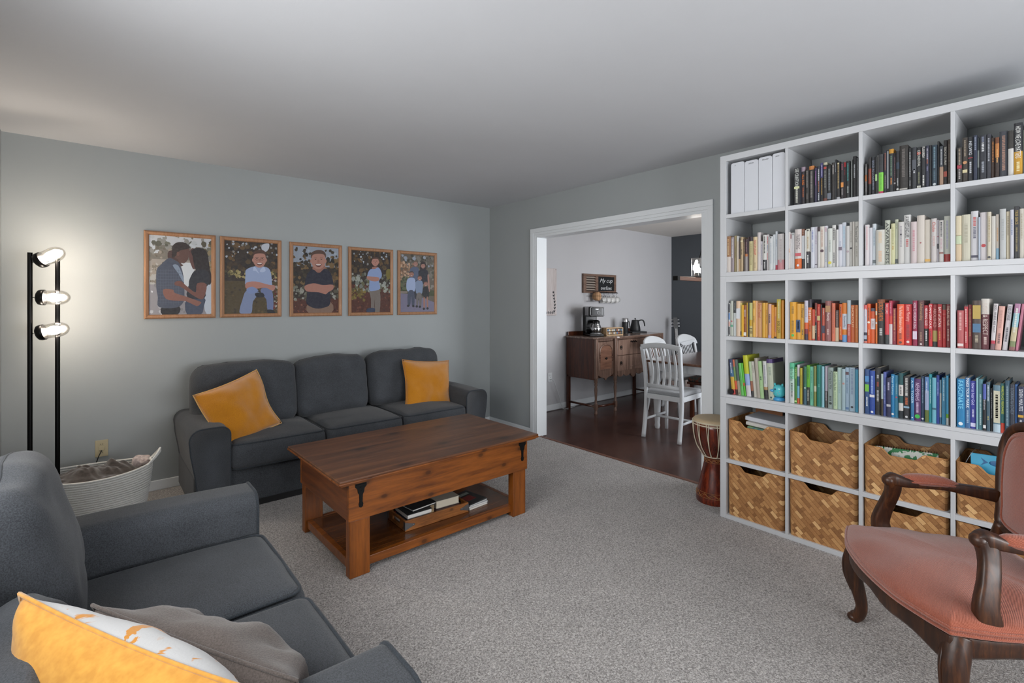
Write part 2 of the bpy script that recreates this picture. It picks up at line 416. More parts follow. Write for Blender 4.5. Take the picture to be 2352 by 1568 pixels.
# ------------------------------------------------------------------ SOFAS
sofa_m = fabric('charcoal_woven_upholstery', '2d3033', '4f5257', 330, .95, .12, .6)
pipe_m = fabric('charcoal_piping', '24282c', '3c4147', 300, .95, .1, .3)
def wr(p, amp, sc_, seed=0): return noise.noise(Vector((p[0]*sc_+seed, p[1]*sc_-seed, p[2]*sc_+seed*2)))*amp
def seat_cushion(root, x0, x1, y0, y1, z0, z1, seed):
    hx, hy, hz = (x1-x0)/2, (y1-y0)/2, (z1-z0)/2; cx, cy, cz = (x0+x1)/2, (y0+y1)/2, (z0+z1)/2
    def fn(p, n):
        a, b = p[0]/hx, p[1]/hy
        cr = .028*(1-a*a)*(1-b*b) if p[2] > 0 else 0
        fb = -.018*(1-a*a)*(1-(p[2]/hz)**2) if p[1] < 0 else 0
        return (cx+p[0], cy+p[1]+fb+wr(p, .006, 9, seed), cz+p[2]+cr+wr(p, .006, 7, seed))
    v, f = rbox(hx, hy, hz, .05, fn)
    o = MB().add(v, f, sm=True).build('seat_cushion', sofa_m, root, sub=1)
    m = MB()
    for s in (1, -.75):
        zz = hz-.03 if s > 0 else -hz+.03; k = .96
        pts = []
        for (a, b) in ((-1, -1), (0, -1), (1, -1), (1, 0), (1, 1), (0, 1), (-1, 1), (-1, 0)):
            pts.append((cx+a*(hx-.012), cy+b*(hy-.012)+(-.018 if b < 0 and a == 0 else 0)+(.0), cz+zz+.022*(1 if s > 0 else -1)))
        # rounded loop
        loop = []
        r = .04
        for (ax, ay, a0) in ((hx-.012-r, -(hy-.012-r), -90), (hx-.012-r, hy-.012-r, 0), (-(hx-.012-r), hy-.012-r, 90), (-(hx-.012-r), -(hy-.012-r), 180)):
            for q in range(5):
                an = R(a0+q*22.5); loop.append((ax+r*math.cos(an), ay+r*math.sin(an)))
        dense = []
        for i in range(len(loop)):
            a, b = loop[i], loop[(i+1) % len(loop)]; L = math.dist(a, b); n = max(1, int(L/.05))
            for q in range(n): dense.append((a[0]+(b[0]-a[0])*q/n, a[1]+(b[1]-a[1])*q/n))
        P = []
        for (a, b) in dense:
            zc = cz+(hz-.012 if s > 0 else -hz+.014)
            fb = -.018*(1-(a/hx)**2)*(.2) if b < 0 else 0
            P.append((cx+a, cy+b+fb, zc))
        m.sweep(P, .0055, 6, closed=True)
    m.build('piping', pipe_m, o)
    return o
def back_cushion(root, cx, cy, cz, w, t, h, tilt, seed, slump=0, yaw=0):
    hx, hy, hz = w/2, t/2, h/2
    Mx = Matrix.Translation((cx, cy, cz)) @ Matrix.Rotation(yaw, 4, 'Z') @ Matrix.Rotation(-tilt, 4, 'X')
    def fn(p, n):
        a, b, c = p[0]/hx, p[1]/hy, p[2]/hz
        y = p[1]*(1+.30*(1-a*a)*(1-c*c)) if p[1] < 0 else p[1]
        x = p[0]*(1-.03*c*c)
        z = p[2]+(.022*(1-a*a) if c > .5 else 0)-slump*max(0, c)*.1
        if c > .3: y += -.02*(c-.3)
        z += wr((p[0], 0, p[2]*.3), .016, 8, seed)*(1 if c > 0 else .3)
        y += wr((p[0]*1.2, p[1]*.2, p[2]*2.2), .022, 6, seed+3)*(.3+.7*abs(a))
        return Mx @ Vector((x, y, z))
    v, f = rbox(hx, hy, hz, min(.075, hy*.8), fn, 10)
    o = MB().add(v, f, sm=True).build('back_cushion', sofa_m, root, sub=1)
    m = MB()
    r = .06; loop = []
    ax, az = hx-.012-r, hz-.004-r
    for (x, z, a0) in ((ax, -az, -90), (ax, az, 0), (-ax, az, 90), (-ax, -az, 180)):
        for q in range(5): an = R(a0+q*22.5); loop.append((x+r*math.cos(an), z+r*math.sin(an)))
    dense = []
    for i in range(len(loop)):
        a, b = loop[i], loop[(i+1) % len(loop)]; L = math.dist(a, b); n = max(1, int(L/.05))
        for q in range(n): dense.append((a[0]+(b[0]-a[0])*q/n, a[1]+(b[1]-a[1])*q/n))
    P = [tuple(fn(Vector((a*1.004, -hy*.25, c*1.004)), None)) for a, c in dense]
    m.sweep(P, .005, 6, closed=True, up=(0, 1, 0))
    m.build('piping', pipe_m, o)
    return o
def sofa(label, loc, rz, W, D, n, arm_h, cush):
    t = thing('sofa', label, 'sofa', loc, rz)
    aw = .225
    # frame: base rail and back
    m = MB()
    v, f = rbox(W/2-.03, D/2-.04, .12, .02, lambda p, q: (p[0], p[1]+D/2+.01, p[2]+.15)); m.add(v, f, sm=True)
    v, f = rbox(W/2-.10, .07, .26, .05, lambda p, q: (p[0], p[1]+D-.08, p[2]+.44)); m.add(v, f, sm=True)
    m.build('frame', sofa_m, t)
    MB().box(-W/2+.06, W/2-.06, .05, D-.05, .0, .04).build('plinth', blk, t)
    for s in (-1, 1):
        prof = []   # outline of the arm seen from the front, x outward
        xo, xi = 0.0, aw; r = .07
        for q in range(7):
            an = R(180-q*15); prof.append((xo+r+r*math.cos(an), arm_h-r+r*math.sin(an)))
        for q in range(7):
            an = R(90-q*15); prof.append((xi-r*.8+r*.8*math.cos(an), arm_h-r*.8+r*.8*math.sin(an)))
        for z in (arm_h-.14, .30, .16, .045): prof.append((xi, z))
        for z, x in ((.045, .062), (.16, .046), (.3, .028), (arm_h-.16, .008)): prof.append((x, z))
        ys = [0.0, .012, .03]+[.03+(D-.05)*k/6 for k in range(1, 7)]
        vs = []; fs = []; N = len(prof)
        for i, y in enumerate(ys):
            sh = (.985 if i == 0 else 1)
            for x, z in prof:
                xx = aw/2+(x-aw/2)*sh; zz = arm_h/2+(z-arm_h/2)*sh
                zz += .012*math.sin(math.pi*y/D)*(z > .3)
                X = (-W/2+xx) if s < 0 else (W/2-xx)
                vs.append((X, y, zz))
        for i in range(len(ys)-1):
            for k in range(N): fs.append((i*N+k, i*N+(k+1) % N, (i+1)*N+(k+1) % N, (i+1)*N+k))
        fs.append(tuple(range(N))); fs.append(tuple(reversed([(len(ys)-1)*N+k for k in range(N)])))
        if s < 0: fs = [tuple(reversed(q)) for q in fs]
        a = MB().add(vs, fs, sm=True).build('arm', sofa_m, t)
        P = [((-W/2+x) if s < 0 else (W/2-x), .002, z) for x, z in [prof[-1-k] for k in range(4)][::-1]+prof[:18]]
        order = [(x, z) for x, z in prof[18:][::1]]
        path = [(x, z) for x, z in (prof[18:]+prof[:18])]
        P = [((-W/2+x) if s < 0 else (W/2-x), .004, z) for x, z in path]
        MB().sweep(P, .0055, 6, up=(0, 1, 0)).build('piping', pipe_m, a)
    iw = (W-2*aw)/n
    for i in range(n):
        x0 = -W/2+aw+iw*i
        seat_cushion(t, x0+.003, x0+iw-.003, -.015, D-.2, .27, .455, i*3.1+W)
    for i in range(n):
        x0 = -W/2+aw+iw*i
        cw, cx, cy, cz, h, tilt, slump, yaw = cush[i]
        back_cushion(t, x0+iw/2+cx, D-.265+cy, cz, iw*cw, .20, h, R(tilt), 5+i*2.3+W, slump, R(yaw))
    return t
sofa('long charcoal three-seat sofa against the wall under the framed photographs', (1.62, 3.60, 0), 0, 2.32, .815, 3, .575,
     [(1.15, -.107, 0.0, .67, .47, 10, 0, 0), (.985, -.075, .02, .67, .47, 11, 0, 0), (1.17, -.018, .02, .68, .47, 11, 0, 0)])
sofa('charcoal loveseat in the left foreground, seen over its arm, with two patterned cushions', (.515, 1.625, 0), R(90), 1.55, .93, 2, .60,
     [(1.0, .0, -.01, .60, .36, 36, 1, 0), (1.02, .02, .01, .675, .47, 14, 0, 0)])

# ------------------------------------------------------------------ SCATTER CUSHIONS
def throw_pillow(name, label, M, w, h, t, mats, seed, wave=.02, front=None, piping=None, grp=None, cutoff=.5):
    m = MB()
    def surf(sg):
        def fn(u, v):
            a, b = u*2-1, v*2-1
            e = max(0, (1-abs(a)**2.6)*(1-abs(b)**2.6))
            th = t/2*e**.55
            px_ = a*w/2*(1-.07*(1-b*b)*abs(a)**3); pz_ = b*h/2*(1-.07*(1-a*a)*abs(b)**3)
            n1 = noise.noise(Vector((a*1.7+seed, b*1.7, sg*.2)))*wave*e**.3
            n2 = noise.noise(Vector((a*4+seed, b*4, 1)))*wave*.35*e**.3
            k = noise.noise(Vector((seed, a, b)))*.02
            return M @ Vector((px_+k, sg*(th)+n1+n2, pz_+n1*.6))
        return fn
    N = 28
    m.grid(surf(-1), N, N, 0); b0 = len(m.v); m.grid(surf(1), N, N, 1 if len(mats) > 1 else 0)
    for i in range(len(m.f)//2, len(m.f)): m.f[i] = tuple(reversed(m.f[i]))
    o = m.build(name, mats); 
    import bmesh
    bm = bmesh.new(); bm.from_mesh(o.data); bmesh.ops.remove_doubles(bm, verts=bm.verts, dist=.0006); bmesh.ops.recalc_face_normals(bm, faces=bm.faces); bm.to_mesh(o.data); bm.free()
    tag(o, label, 'cushion', grp)
    f = surf(-1); P = []
    for q in range(4):
        for k in range(14):
            u = k/14
            a, b = ((u, 0), (1, u), (1-u, 1), (0, 1-u))[q]; P.append(f(a, b))
    MB().sweep(P, .004, 6, closed=True).build('seam', piping or mats[0], o)
    return o, surf
must_m = fabric('mustard_corduroy', 'a8660a', 'd08a14', 420, .9, .5, .7, rib=120)
must_seam = fabric('pale_mustard_seam', 'b98a4a', 'd8ab66', 300)
def MX(loc, rz=0, rx=0, ry=0): return Matrix.Translation(loc) @ Matrix.Rotation(R(rz), 4, 'Z') @ Matrix.Rotation(R(rx), 4, 'X') @ Matrix.Rotation(R(ry), 4, 'Y')
throw_pillow('throw_pillow', 'mustard corduroy cushion leaning in the left corner of the long sofa', MX((.785, 3.82, .628), 10, -18, -17), .43, .43, .15, [must_m], 1.7, .022, piping=must_seam)
throw_pillow('throw_pillow', 'mustard corduroy cushion propped at the right end of the long sofa', MX((2.345, 3.93, .622), -4, -17, 5), .47, .45, .13, [must_m], 8.3, .02)
# foreground pair
def yel_white():
    t = NT('white_linen_with_ochre_print'); v = t.coord()
    f = t.noise(v, 9, 4, .65, 1.2); g = t.noise(v, 200, 2)
    a = t.ramp(f, [(.555, hexc('b0b0b0')), (.575, hexc('b87a24'))])
    t.base(a); t.bump(g, .4, .001); return t.set(.95, 0, .2, .2)
gold_m = fabric('golden_cotton', 'b37c2e', 'c8933e', 60, .9, .3, .15)
def MC(t1, t2, b1, w, h):    # frame of a cushion from its top edge t1-t2 and the lower corner b1
    t1, t2, b1 = Vector(t1), Vector(t2), Vector(b1); X = (t2-t1).normalized(); Z = (t1-b1); Z = (Z-X*Z.dot(X)).normalized(); Y = Z.cross(X)
    c = (t1+t2)/2-Z*h/2
    M = Matrix.Identity(4)
    for r in range(3): M[r][0] = X[r]; M[r][1] = Y[r]; M[r][2] = Z[r]; M[r][3] = c[r]
    return M
throw_pillow('throw_pillow', 'golden yellow cushion with printed white front, nearest the camera on the loveseat', MC((-.105, 1.35, .815), (.20, .915, .735), (-.02, 1.31, .45), .54, .42), .54, .40, .20, [gold_m, yel_white()], 3.9, .02)
g_m = fabric('grey_brown_linen', '463f3b', '645b56', 300, .95, .2, .6)
gp, gs = throw_pillow('throw_pillow', 'dark taupe cushion with a fabric button, lying in front of the golden cushion', MC((-.0, 1.42, .715), (.29, 1.00, .655), (.12, 1.46, .48), .53, .40), .53, .38, .20, [g_m], 12.4, .035)
c = gs(-1)(.84, .90)
m = MB(); m.ball(c+Vector((.0, -.0, .004)), .017, 10, sq=(1, 1, .8)); m.build('fabric_button', g_m, gp)
MB().sweep([c+Vector((.015, -.014, .0)), c+Vector((.03, -.024, .0)), c+Vector((.045, -.034, -.006))], (.006, .003), 8).build('zip_pull', blk, gp)
# ------------------------------------------------------------------ COFFEE TABLE
pine = wood('stained_pine', '4c2408', '7a4212', '95531a', 'X', .35, 1, knots=1.1, coat=.15)
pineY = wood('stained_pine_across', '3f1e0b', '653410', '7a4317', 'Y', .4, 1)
pineZ = wood('stained_pine_upright', '4c2408', '7a4212', '95531a', 'Z', .35, 1)
pinetop = wood('dark_stained_pine_top', '3c2414', '5e3a24', '7c5030', 'X', .38, .8, knots=.55, coat=.1)
ct = thing('coffee_table', 'brown stained pine coffee table with strap hinges and an open lower shelf', 'table', (1.56, 2.725, 0), R(.5))
L, Dp = .60, .36
m = MB()
m.box(-L-.062, L+.067, -Dp-.037, Dp+.035, .497, .512)
o = m.build('tabletop', pinetop, ct, .005)
m = MB()
for q, (z0, z1, e) in enumerate(((.488, .500, .052), (.478, .489, .038))):
    m.box(-L-e-.012, L+e+.016, -Dp-e+.012, -Dp+.06, z0, z1); m.box(-L-e-.012, L+e+.016, Dp-.06, Dp+e-.014, z0, z1)
    m.box(-L-e-.012, -L+.06, -Dp+.06, Dp-.06, z0, z1); m.box(L-.06, L+e+.016, -Dp+.06, Dp-.06, z0, z1)
m.build('edge_moulding', pine, ct, .004)
MB().box(-L, L, -Dp, -Dp+.02, .288, .472).build('long_panel', pine, ct, .003)
MB().box(-L, L, Dp-.02, Dp, .288, .472).build('long_panel', pine, ct, .003)
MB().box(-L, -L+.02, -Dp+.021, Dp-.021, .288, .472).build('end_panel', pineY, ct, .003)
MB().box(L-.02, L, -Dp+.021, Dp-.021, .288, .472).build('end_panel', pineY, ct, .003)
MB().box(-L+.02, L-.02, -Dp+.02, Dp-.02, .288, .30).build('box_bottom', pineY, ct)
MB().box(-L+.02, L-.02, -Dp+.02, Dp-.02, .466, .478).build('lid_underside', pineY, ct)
for sx in (-1, 1):
    for sy in (-1, 1):
        x0, x1 = (-L+.008, -L+.115) if sx < 0 else (L-.115, L-.008)
        y0, y1 = (-Dp+.008, -Dp+.058) if sy < 0 else (Dp-.058, Dp-.008)
        MB().box(x0, x1, y0, y1, 0, .288).build('leg', pineZ, ct, .004)
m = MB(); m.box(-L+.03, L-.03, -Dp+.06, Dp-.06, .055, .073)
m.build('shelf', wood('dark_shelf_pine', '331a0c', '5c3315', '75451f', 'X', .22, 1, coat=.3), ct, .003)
m = MB(); m.box(-L+.115, L-.115, -Dp+.03, -Dp+.06, .028, .074); m.box(-L+.115, L-.115, Dp-.06, Dp-.03, .028, .074)
m.box(-L+.02, -L+.05, -Dp+.058, Dp-.058, .028, .074); m.box(L-.05, L-.02, -Dp+.058, Dp-.058, .028, .074)
m.build('shelf_rail', pine, ct, .003)
iron = paint('black_iron', '141414', .5, .05, .6, bump=.2)
for x in (-L+.125, L-.045):
    if x < 0: x = -L+.062
    mb = MB()
    z = .466
    prof = [(-.022, 0), (.022, 0), (.022, -.012), (.014, -.022), (.012, -.04), (.007, -.05), (.006, -.085), (.009, -.095), (.007, -.108), (0, -.113),
            (-.007, -.108), (-.009, -.095), (-.006, -.085), (-.007, -.05), (-.012, -.04), (-.014, -.022), (-.022, -.012)]
    Mm = Matrix.Translation((x, -Dp, z)) @ Matrix.Rotation(R(90), 4, 'X') @ Matrix.Diagonal((1.35, 1.05, 1, 1))
    mb.prism(prof, 0.0005, .003, Mm)
    mb.cyl((x-.024, -Dp-.004, z+.003), (x+.024, -Dp-.004, z+.003), .005, n=10)
    mb.box(x-.034, x+.026, -Dp-.010, -Dp-.001, z+.004, z+.012)
    for dz in (-.015, -.035, -.1): mb.ball((x, -Dp-.003, z+dz), .003, 6)
    mb.build('strap_hinge', iron, ct)
# crate and papers on the shelf
SZ = .074
crate_w = wood('crate_pine', '5b3415', '8a5426', 'a56a34', 'X', .5, 1.5, knots=1.8)
steel = paint('galvanised_steel', '8a8d8f', .35, .05, .9, bump=.1)
cr = thing('wooden_crate', 'shallow wooden crate of books with metal corner brackets on the table shelf', 'crate', (1.567, 2.612, SZ), R(-1.5))
m = MB(); a, b, h = .215, .115, .06
m.box(-a, a, -b, -b+.012, 0, h); m.box(-a, a, b-.012, b, 0, h); m.box(-a+.012, a-.012, -b+.012, b-.012, .0, .008)
m.build('body', crate_w, cr, .002)
for s in (-1, 1):
    mb = MB(); x0, x1 = sorted((s*a, s*(a-.012)))
    mb.box(x0, x1, -b+.012, -.045, 0, h); mb.box(x0, x1, .045, b-.012, 0, h); mb.box(x0, x1, -.045, .045, 0, .022); mb.box(x0, x1, -.045, .045, .046, h)
    mb.build('end_board', crate_w, cr, .002)
    for sy in (-1, 1):
        q = MB(); X = s*a; Y = sy*b
        Mm = Matrix.Translation((X, Y, h/2)) @ Matrix.Diagonal((-s, 1, 1, 1))
        q.prism([(0, -.022), (.045, -.008), (.058, -.006), (.062, 0), (.058, .006), (.045, .008), (0, .022)], 0, .0015, Mm @ Matrix.Translation((0, sy*.0018 if sy > 0 else -.0003, 0)) @ Matrix.Rotation(R(90), 4, 'X'))
        q.box(*sorted((X, X+s*.0015)), *sorted((Y, Y-sy*.02)), .008, h-.008)
        q.ball((X-s*.05, Y+sy*.002, h/2), .004, 6)
        q.build('corner_bracket', steel, cr)
PR = printed('printed_cover'); PG = paint('book_pages', 'cfc6b4', .9, .03, bump=.3, bs=300)
PGW = paint('white_book_pages', 'dcdad6', .9, .02, bump=.3, bs=300)
def flat_book(name, label, cat_, loc, rz, w, d, h, c, pages=PG, grp=None, soft=False, art=None, tilt=(0, 0)):
    t = MB(); cc = hexc(c); e = .0025
    t.box(-w/2, w/2, -d/2, d/2, 0, e, c=cc); t.box(-w/2, w/2, -d/2, d/2, h-e, h, c=cc); t.box(-w/2, -w/2+e, -d/2, d/2, e, h-e, c=cc)
    if art:
        for (u0, u1, v0, v1, k) in art: t.box(-w/2+u0*w, -w/2+u1*w, -d/2+v0*d, -d/2+v1*d, h, h+.0004, c=hexc(k))
    o = t.build(name, PR); o.location = loc; o.rotation_euler = (R(tilt[0]), R(tilt[1]), R(rz))
    g = MB(); g.box(-w/2+e, w/2-.004, -d/2+.003, d/2-.003, e, h-e); g.build('pages', pages, o)
    return tag(o, label, cat_, grp)
bx, by = 1.567, 2.612
G = 'books in the crate under the coffee table'
flat_book('book', 'dark blue book with a red spine end, bottom left in the crate', 'book', (bx-.115, by-.01, SZ+.014), -88, .18, .165, .034, '1f2a44', PGW, G, art=[(.0, .06, .0, 1, 'b01c2c')])
flat_book('notebook', 'white-edged black notebook stacked on the dark blue book in the crate', 'book', (bx-.105, by+.0, SZ+.05), -92, .17, .16, .028, '17181a', PGW, G)
flat_book('book', 'slim dark magazine lying highest on the left pile of the crate', 'book', (bx-.07, by+.02, SZ+.080), -84, .16, .17, .012, '202124', PGW, G)
flat_book('book', 'dark red book with a ribbon under the thick book, right side of the crate', 'book', (bx+.085, by-.012, SZ+.014), -90, .17, .17, .036, '4a1420', PGW, G)
flat_book('book', 'thick cream-paged book on the right pile of the crate', 'book', (bx+.1, by+.005, SZ+.052), -94, .15, .16, .045, 'c3bcae', PG, G, tilt=(0, 0))
o = MB().sweep(cat([(bx+.02, by+.05, SZ+.09), (bx+.015, by+.0, SZ+.088), (bx-.005, by-.045, SZ+.075), (bx-.03, by-.085, SZ+.056), (bx-.045, by-.098, SZ+.048)], 5), (.013, .0012), 8, up=(0, 0, 1), sq=True).build('bookmark_strap', paint('tan_leather', 'b39a78', .6, .05))
tag(o, 'tan leather strap draped over the books in the crate', 'strap')
G = 'booklets lying on the coffee table shelf'
for k, (dx, rz, h, c, lb) in enumerate(((0, 4, .012, 'c9c4ba', 'lowest cream booklet of the pile right of the crate'), (.004, 1, .010, 'd4d4d6', 'white booklet lying second from the bottom right of the crate'),
        (-.004, 7, .010, '9fa4a8', 'grey booklet under the dark magazine right of the crate'), (-.01, 10, .006, '2b2c2c', 'dark glossy magazine with a red picture on top of the booklets'))):
    z = SZ+[0, .0125, .023, .0335][k]
    flat_book('booklet', lb, 'booklet', (1.862+dx, 2.60, z), rz, .15, .19, h, c, PGW, G, art=[(.2, .7, .25, .6, '7a1f18'), (.15, .85, .7, .85, '8d9a92')] if k == 3 else None)

# ------------------------------------------------------------------ ROPE BASKET
rope_m = fabric('white_cotton_rope', 'cfcfcb', 'e2e2de', 160, .9, .3, .25)
bk = thing('rope_basket', 'oval white rope basket holding a dark blanket beside the long sofa', 'basket', (.012, 3.945, 0), R(-8))
m = MB(); rx, ry = .285, .205
def brow(z): return (rx*(.80+.2*min(1, z/.3)**.7), ry*(.80+.2*min(1, z/.3)**.7))
n = 56; zz = .005; k = 0
while zz < .335:
    ax, ay = brow(zz)
    P = [(ax*math.cos(2*math.pi*i/n), ay*math.sin(2*math.pi*i/n), zz+(.02*math.cos(2*math.pi*i/n)**2 if zz > .2 else 0)*(zz-.2)/.13) for i in range(n)]
    m.sweep(P, .0066, 8, closed=True); zz += .0132
m.lathe([(.001, .004), (1, .004)], n, Matrix.Diagonal((rx*.82, ry*.82, 1, 1)), 0, None, False)
m.build('woven_wall', rope_m, bk)
for s in (-1, 1):
    mb = MB()
    for d in (0, .012, .024):
        mb.sweep(cat([(s*(rx-.03), -.075-d*.3, .335), (s*(rx+.02), -.05, .385+d*.4), (s*(rx+.045), 0, .415+d*.7), (s*(rx+.02), .05, .385+d*.4), (s*(rx-.03), .075+d*.3, .335)], 6), .006, 6)
    mb.build('handle', rope_m, bk)
blan = fabric('dark_plush_blanket', '302b29', '544c48', 40, .9, .6, .2)
def bl(u, v):
    a = u*2*math.pi; r = v
    x = rx*.93*r*math.cos(a); y = ry*.93*r*math.sin(a)
    z = .30+.055*(1-r*r)+noise.noise(Vector((x*9, y*9, 2)))*.05*(1-r**4)+abs(noise.noise(Vector((x*16, y*20+x*14, 7))))*.045*(1-r**3)
    return Vector((x-.02, y, z))
o = MB().grid(bl, 60, 24).build('blanket', blan, None, sub=1); o.location = (.012, 3.945, 0); o.rotation_euler = (0, 0, R(-8))
tag(o, 'dark brown plush blanket crumpled in the white rope basket', 'blanket')
o = MB(); v, f = rbox(.05, .045, .03, .025, lambda p, q: (p[0]+.21, p[1]+.07, p[2]+.345+wr(p, .02, 30)))
o = o.add(v, f, sm=True).build('fleece_throw', fabric('pink_grey_fleece', '9a8a86', 'd8c9c4', 60, .95, .4, .8), None, sub=1); o.location = (.03, 3.945, 0); o.rotation_euler = (0, 0, R(-8))
tag(o, 'bit of pale pink fleece poking out at the right end of the rope basket', 'fleece')

# ------------------------------------------------------------------ FLOOR LAMP
fl = thing('floor_lamp', 'black floor lamp of two poles with three lit glass bulbs in the corner', 'lamp', (-.2, 4.1, 0))
satin = paint('satin_black_metal', '0d0d0e', .35, .02, .7, bump=0)
MB().lathe([(.13, 0), (.13, .015), (.122, .02), (.001, .02)], 40).build('base', satin, fl)
MB().cyl((-.079, 0, .018), (-.079, 0, 1.672), .012).build('pole', satin, fl)
MB().cyl((.042, 0, .018), (.042, 0, 1.64), .012).build('pole', satin, fl)
bulb_g = clear_glass('bulb_glass', (1, .97, .93), .10)
glow = emit('lit_filament_core', (1, .88, .75), 185)
chrome = paint('chrome_pin', 'c8c8c8', .2, .0, 1, bump=0)
for z, up, tw in ((1.625, 28, -25), (1.404, 0, -12), (1.188, 12, -14)):
    # axis of the capsule: mostly +x (right), slightly out of the plane of the poles
    d = Vector((math.cos(R(up))*math.cos(R(tw)), math.cos(R(up))*math.sin(R(tw)), math.sin(R(up))))
    p0 = Vector((-.052, -.012, z-.01*(up > 20)))
    Mq = Matrix.Translation(p0) @ d.to_track_quat('Z', 'Y').to_matrix().to_4x4()
    hd = MB().lathe([(.001, 0), (.030, .002), (.043, .010), (.047, .022), (.047, .040), (.043, .040)], 28, Mq).build('lamp_head', satin, fl)
    MB().cyl((-.07, 0, p0.z), p0+d*.004, .003, n=8).build('pin', chrome, hd)
    pr = [(.042, .036)]
    for q in range(0, 13):
        an = R(-10+q*100/12); pr.append((.045*math.cos(an), .100+.058*math.sin(an)))
    pr.append((.0005, .158))
    MB().lathe(pr, 28, Mq, cap=False).build('glass_shade', bulb_g, hd)
    g = MB()
    g.lathe([(.006, .046), (.018, .054), (.025, .07), (.026, .088), (.022, .108), (.013, .122), (.001, .128)], 16, Mq)
    g.build('light_bulb', glow, hd)

# ------------------------------------------------------------------ DJEMBE
dj = thing('djembe_drum', 'carved reddish brown djembe drum standing between the doorway and the bookcase', 'drum', (3.29, 1.675, 0), R(20))
redw = wood('dark_red_drum_wood', '220b06', '561c0c', '8c3616', 'Z', .25, 1.2, coat=.4)
MB().lathe([(.118, 0), (.122, .02), (.118, .05), (.10, .12), (.078, .22), (.064, .285), (.066, .30), (.085, .335), (.112, .38), (.130, .44), (.138, .50), (.140, .545), (.134, .55)], 48).build('shell', redw, dj)
skin = paint('goat_skin', 'b39f80', .6, .06)
MB().lathe([(.001, .574), (.11, .574), (.132, .570), (.141, .560), (.141, .545)], 48, cap=False).build('drumhead', skin, dj)
ropem = paint('cream_cord', 'c9bfa9', .8, .05)
mb = MB()
def ring(z, r, tr):
    mb.sweep([(r*math.cos(2*math.pi*i/48), r*math.sin(2*math.pi*i/48), z) for i in range(48)], tr, 6, closed=True)
ring(.553, .143, .004); ring(.535, .143, .004); ring(.312, .074, .004)
mb.build('hoop', ropem, dj)
mb = MB()
for i in range(26):
    a = 2*math.pi*(i//2)/13+(.0 if i % 2 else .11); P = []
    for k, (r, z) in enumerate(((.145, .55), (.143, .50), (.136, .44), (.118, .38), (.09, .335), (.075, .312))):
        aa = a+k*(.03 if i % 2 else -.005); P.append((r*math.cos(aa), r*math.sin(aa), z))
    mb.sweep(cat(P, 3), .0028, 5)
mb.build('rope_lacing', ropem, dj)
tan = paint('carved_tan_line', 'a5713f', .6, .05)
for z0, r0, amp in ((.06, .1185, .009), (.285, .0665, .006)):
    mb = MB()
    for ph in (0, .5):
        mb.sweep([((r0+.0005-(z-z0)*.35)*math.cos(a), (r0+.0005-(z-z0)*.35)*math.sin(a), z) for a, z in [(2*math.pi*i/96, z0+amp*math.sin(i*2*math.pi/8+ph*2)+ph*.006) for i in range(96)]], .0014, 4, closed=True)
    for z, r in (((.078, .114), (.045, .1195)) if z0 < .1 else ((.297, .0675), (.273, .0675))): mb.sweep([(r*math.cos(2*math.pi*i/48), r*math.sin(2*math.pi*i/48), z) for i in range(48)], .0012, 4, closed=True)
    mb.build('carved_band', tan, dj)

# ------------------------------------------------------------------ FRAMED PHOTOGRAPHS
fr_m = wood('honey_oak_frame', '8a6244', 'a07656', 'b08768', 'Z', .5, 2)
class Pic:
    """flat printed picture drawn with coloured shapes; points given on the print and stretched to its size"""
    def __init__(s, x0, x1, tl, tr, bl, br): s.q = (x0, x1, tl, tr, bl, br); s.it = []; s.d = 0
    def nm(s, x, y):
        x0, x1, tl, tr, bl, br = s.q; u = (x-x0)/(x1-x0); t = tl+(tr-tl)*u; b = bl+(br-bl)*u
        return max(0, min(1, u)), max(0, min(1, (y-t)/(b-t)))
    def poly(s, pts, c, smooth=True):
        P = [s.nm(*p) for p in pts]
        if smooth and len(P) > 3:
            Q = cat([(a, b, 0) for a, b in P], 3, True); P = [(max(0, min(1, q.x)), max(0, min(1, q.y))) for q in Q]
        s.it.append((P, hexc(c)))
    def rect(s, u0, u1, v0, v1, c): s.it.append(([(u0, v0), (u1, v0), (u1, v1), (u0, v1)], hexc(c)))
    def ell(s, x, y, rx, ry, c, rot=0, n=14):
        s.poly([(x+rx*math.cos(a)*math.cos(rot)-ry*math.sin(a)*math.sin(rot), y+rx*math.cos(a)*math.sin(rot)+ry*math.sin(a)*math.cos(rot)) for a in [2*math.pi*i/n for i in range(n)]], c, False)
    def dots(s, n, u0, u1, v0, v1, cs, sz, seed, asp=.7):
        r = random.Random(seed)
        for _ in range(n):
            cx, cy = r.uniform(u0, u1), r.uniform(v0, v1); q = sz*r.uniform(.4, 1.2); k = r.randint(5, 7); a0 = r.random()*6
            P = [(max(0, min(1, cx+q*r.uniform(.6, 1.1)*math.cos(a0+2*math.pi*i/k))), max(0, min(1, cy+q*asp*r.uniform(.6, 1.1)*math.sin(a0+2*math.pi*i/k)))) for i in range(k)]
            s.it.append((P, hexc(r.choice(cs))))
    def build(s, w, h, y, parent, mat):
        from mathutils.geometry import tessellate_polygon
        vs = []; m = MB(); d = .0
        step = .0022/max(1, len(s.it))
        for P, c in s.it:
            V = [Vector(((u-.5)*w, 0, (.5-v)*h)) for u, v in P]
            try: tris = tessellate_polygon([[Vector((p.x, p.z, 0)) for p in V]])
            except Exception: continue
            m.add([(p.x, y-d, p.z) for p in V], [tuple(t) for t in tris], c=c); d += step
        me = m.build('photo_print', mat, parent)
        import bmesh
        bm = bmesh.new(); bm.from_mesh(me.data)
        for f in bm.faces:
            if f.normal.y > 0: f.normal_flip()
        bm.to_mesh(me.data); bm.free()
        return me
print_m = printed('glossy_photo_print', .45, .2, .04)
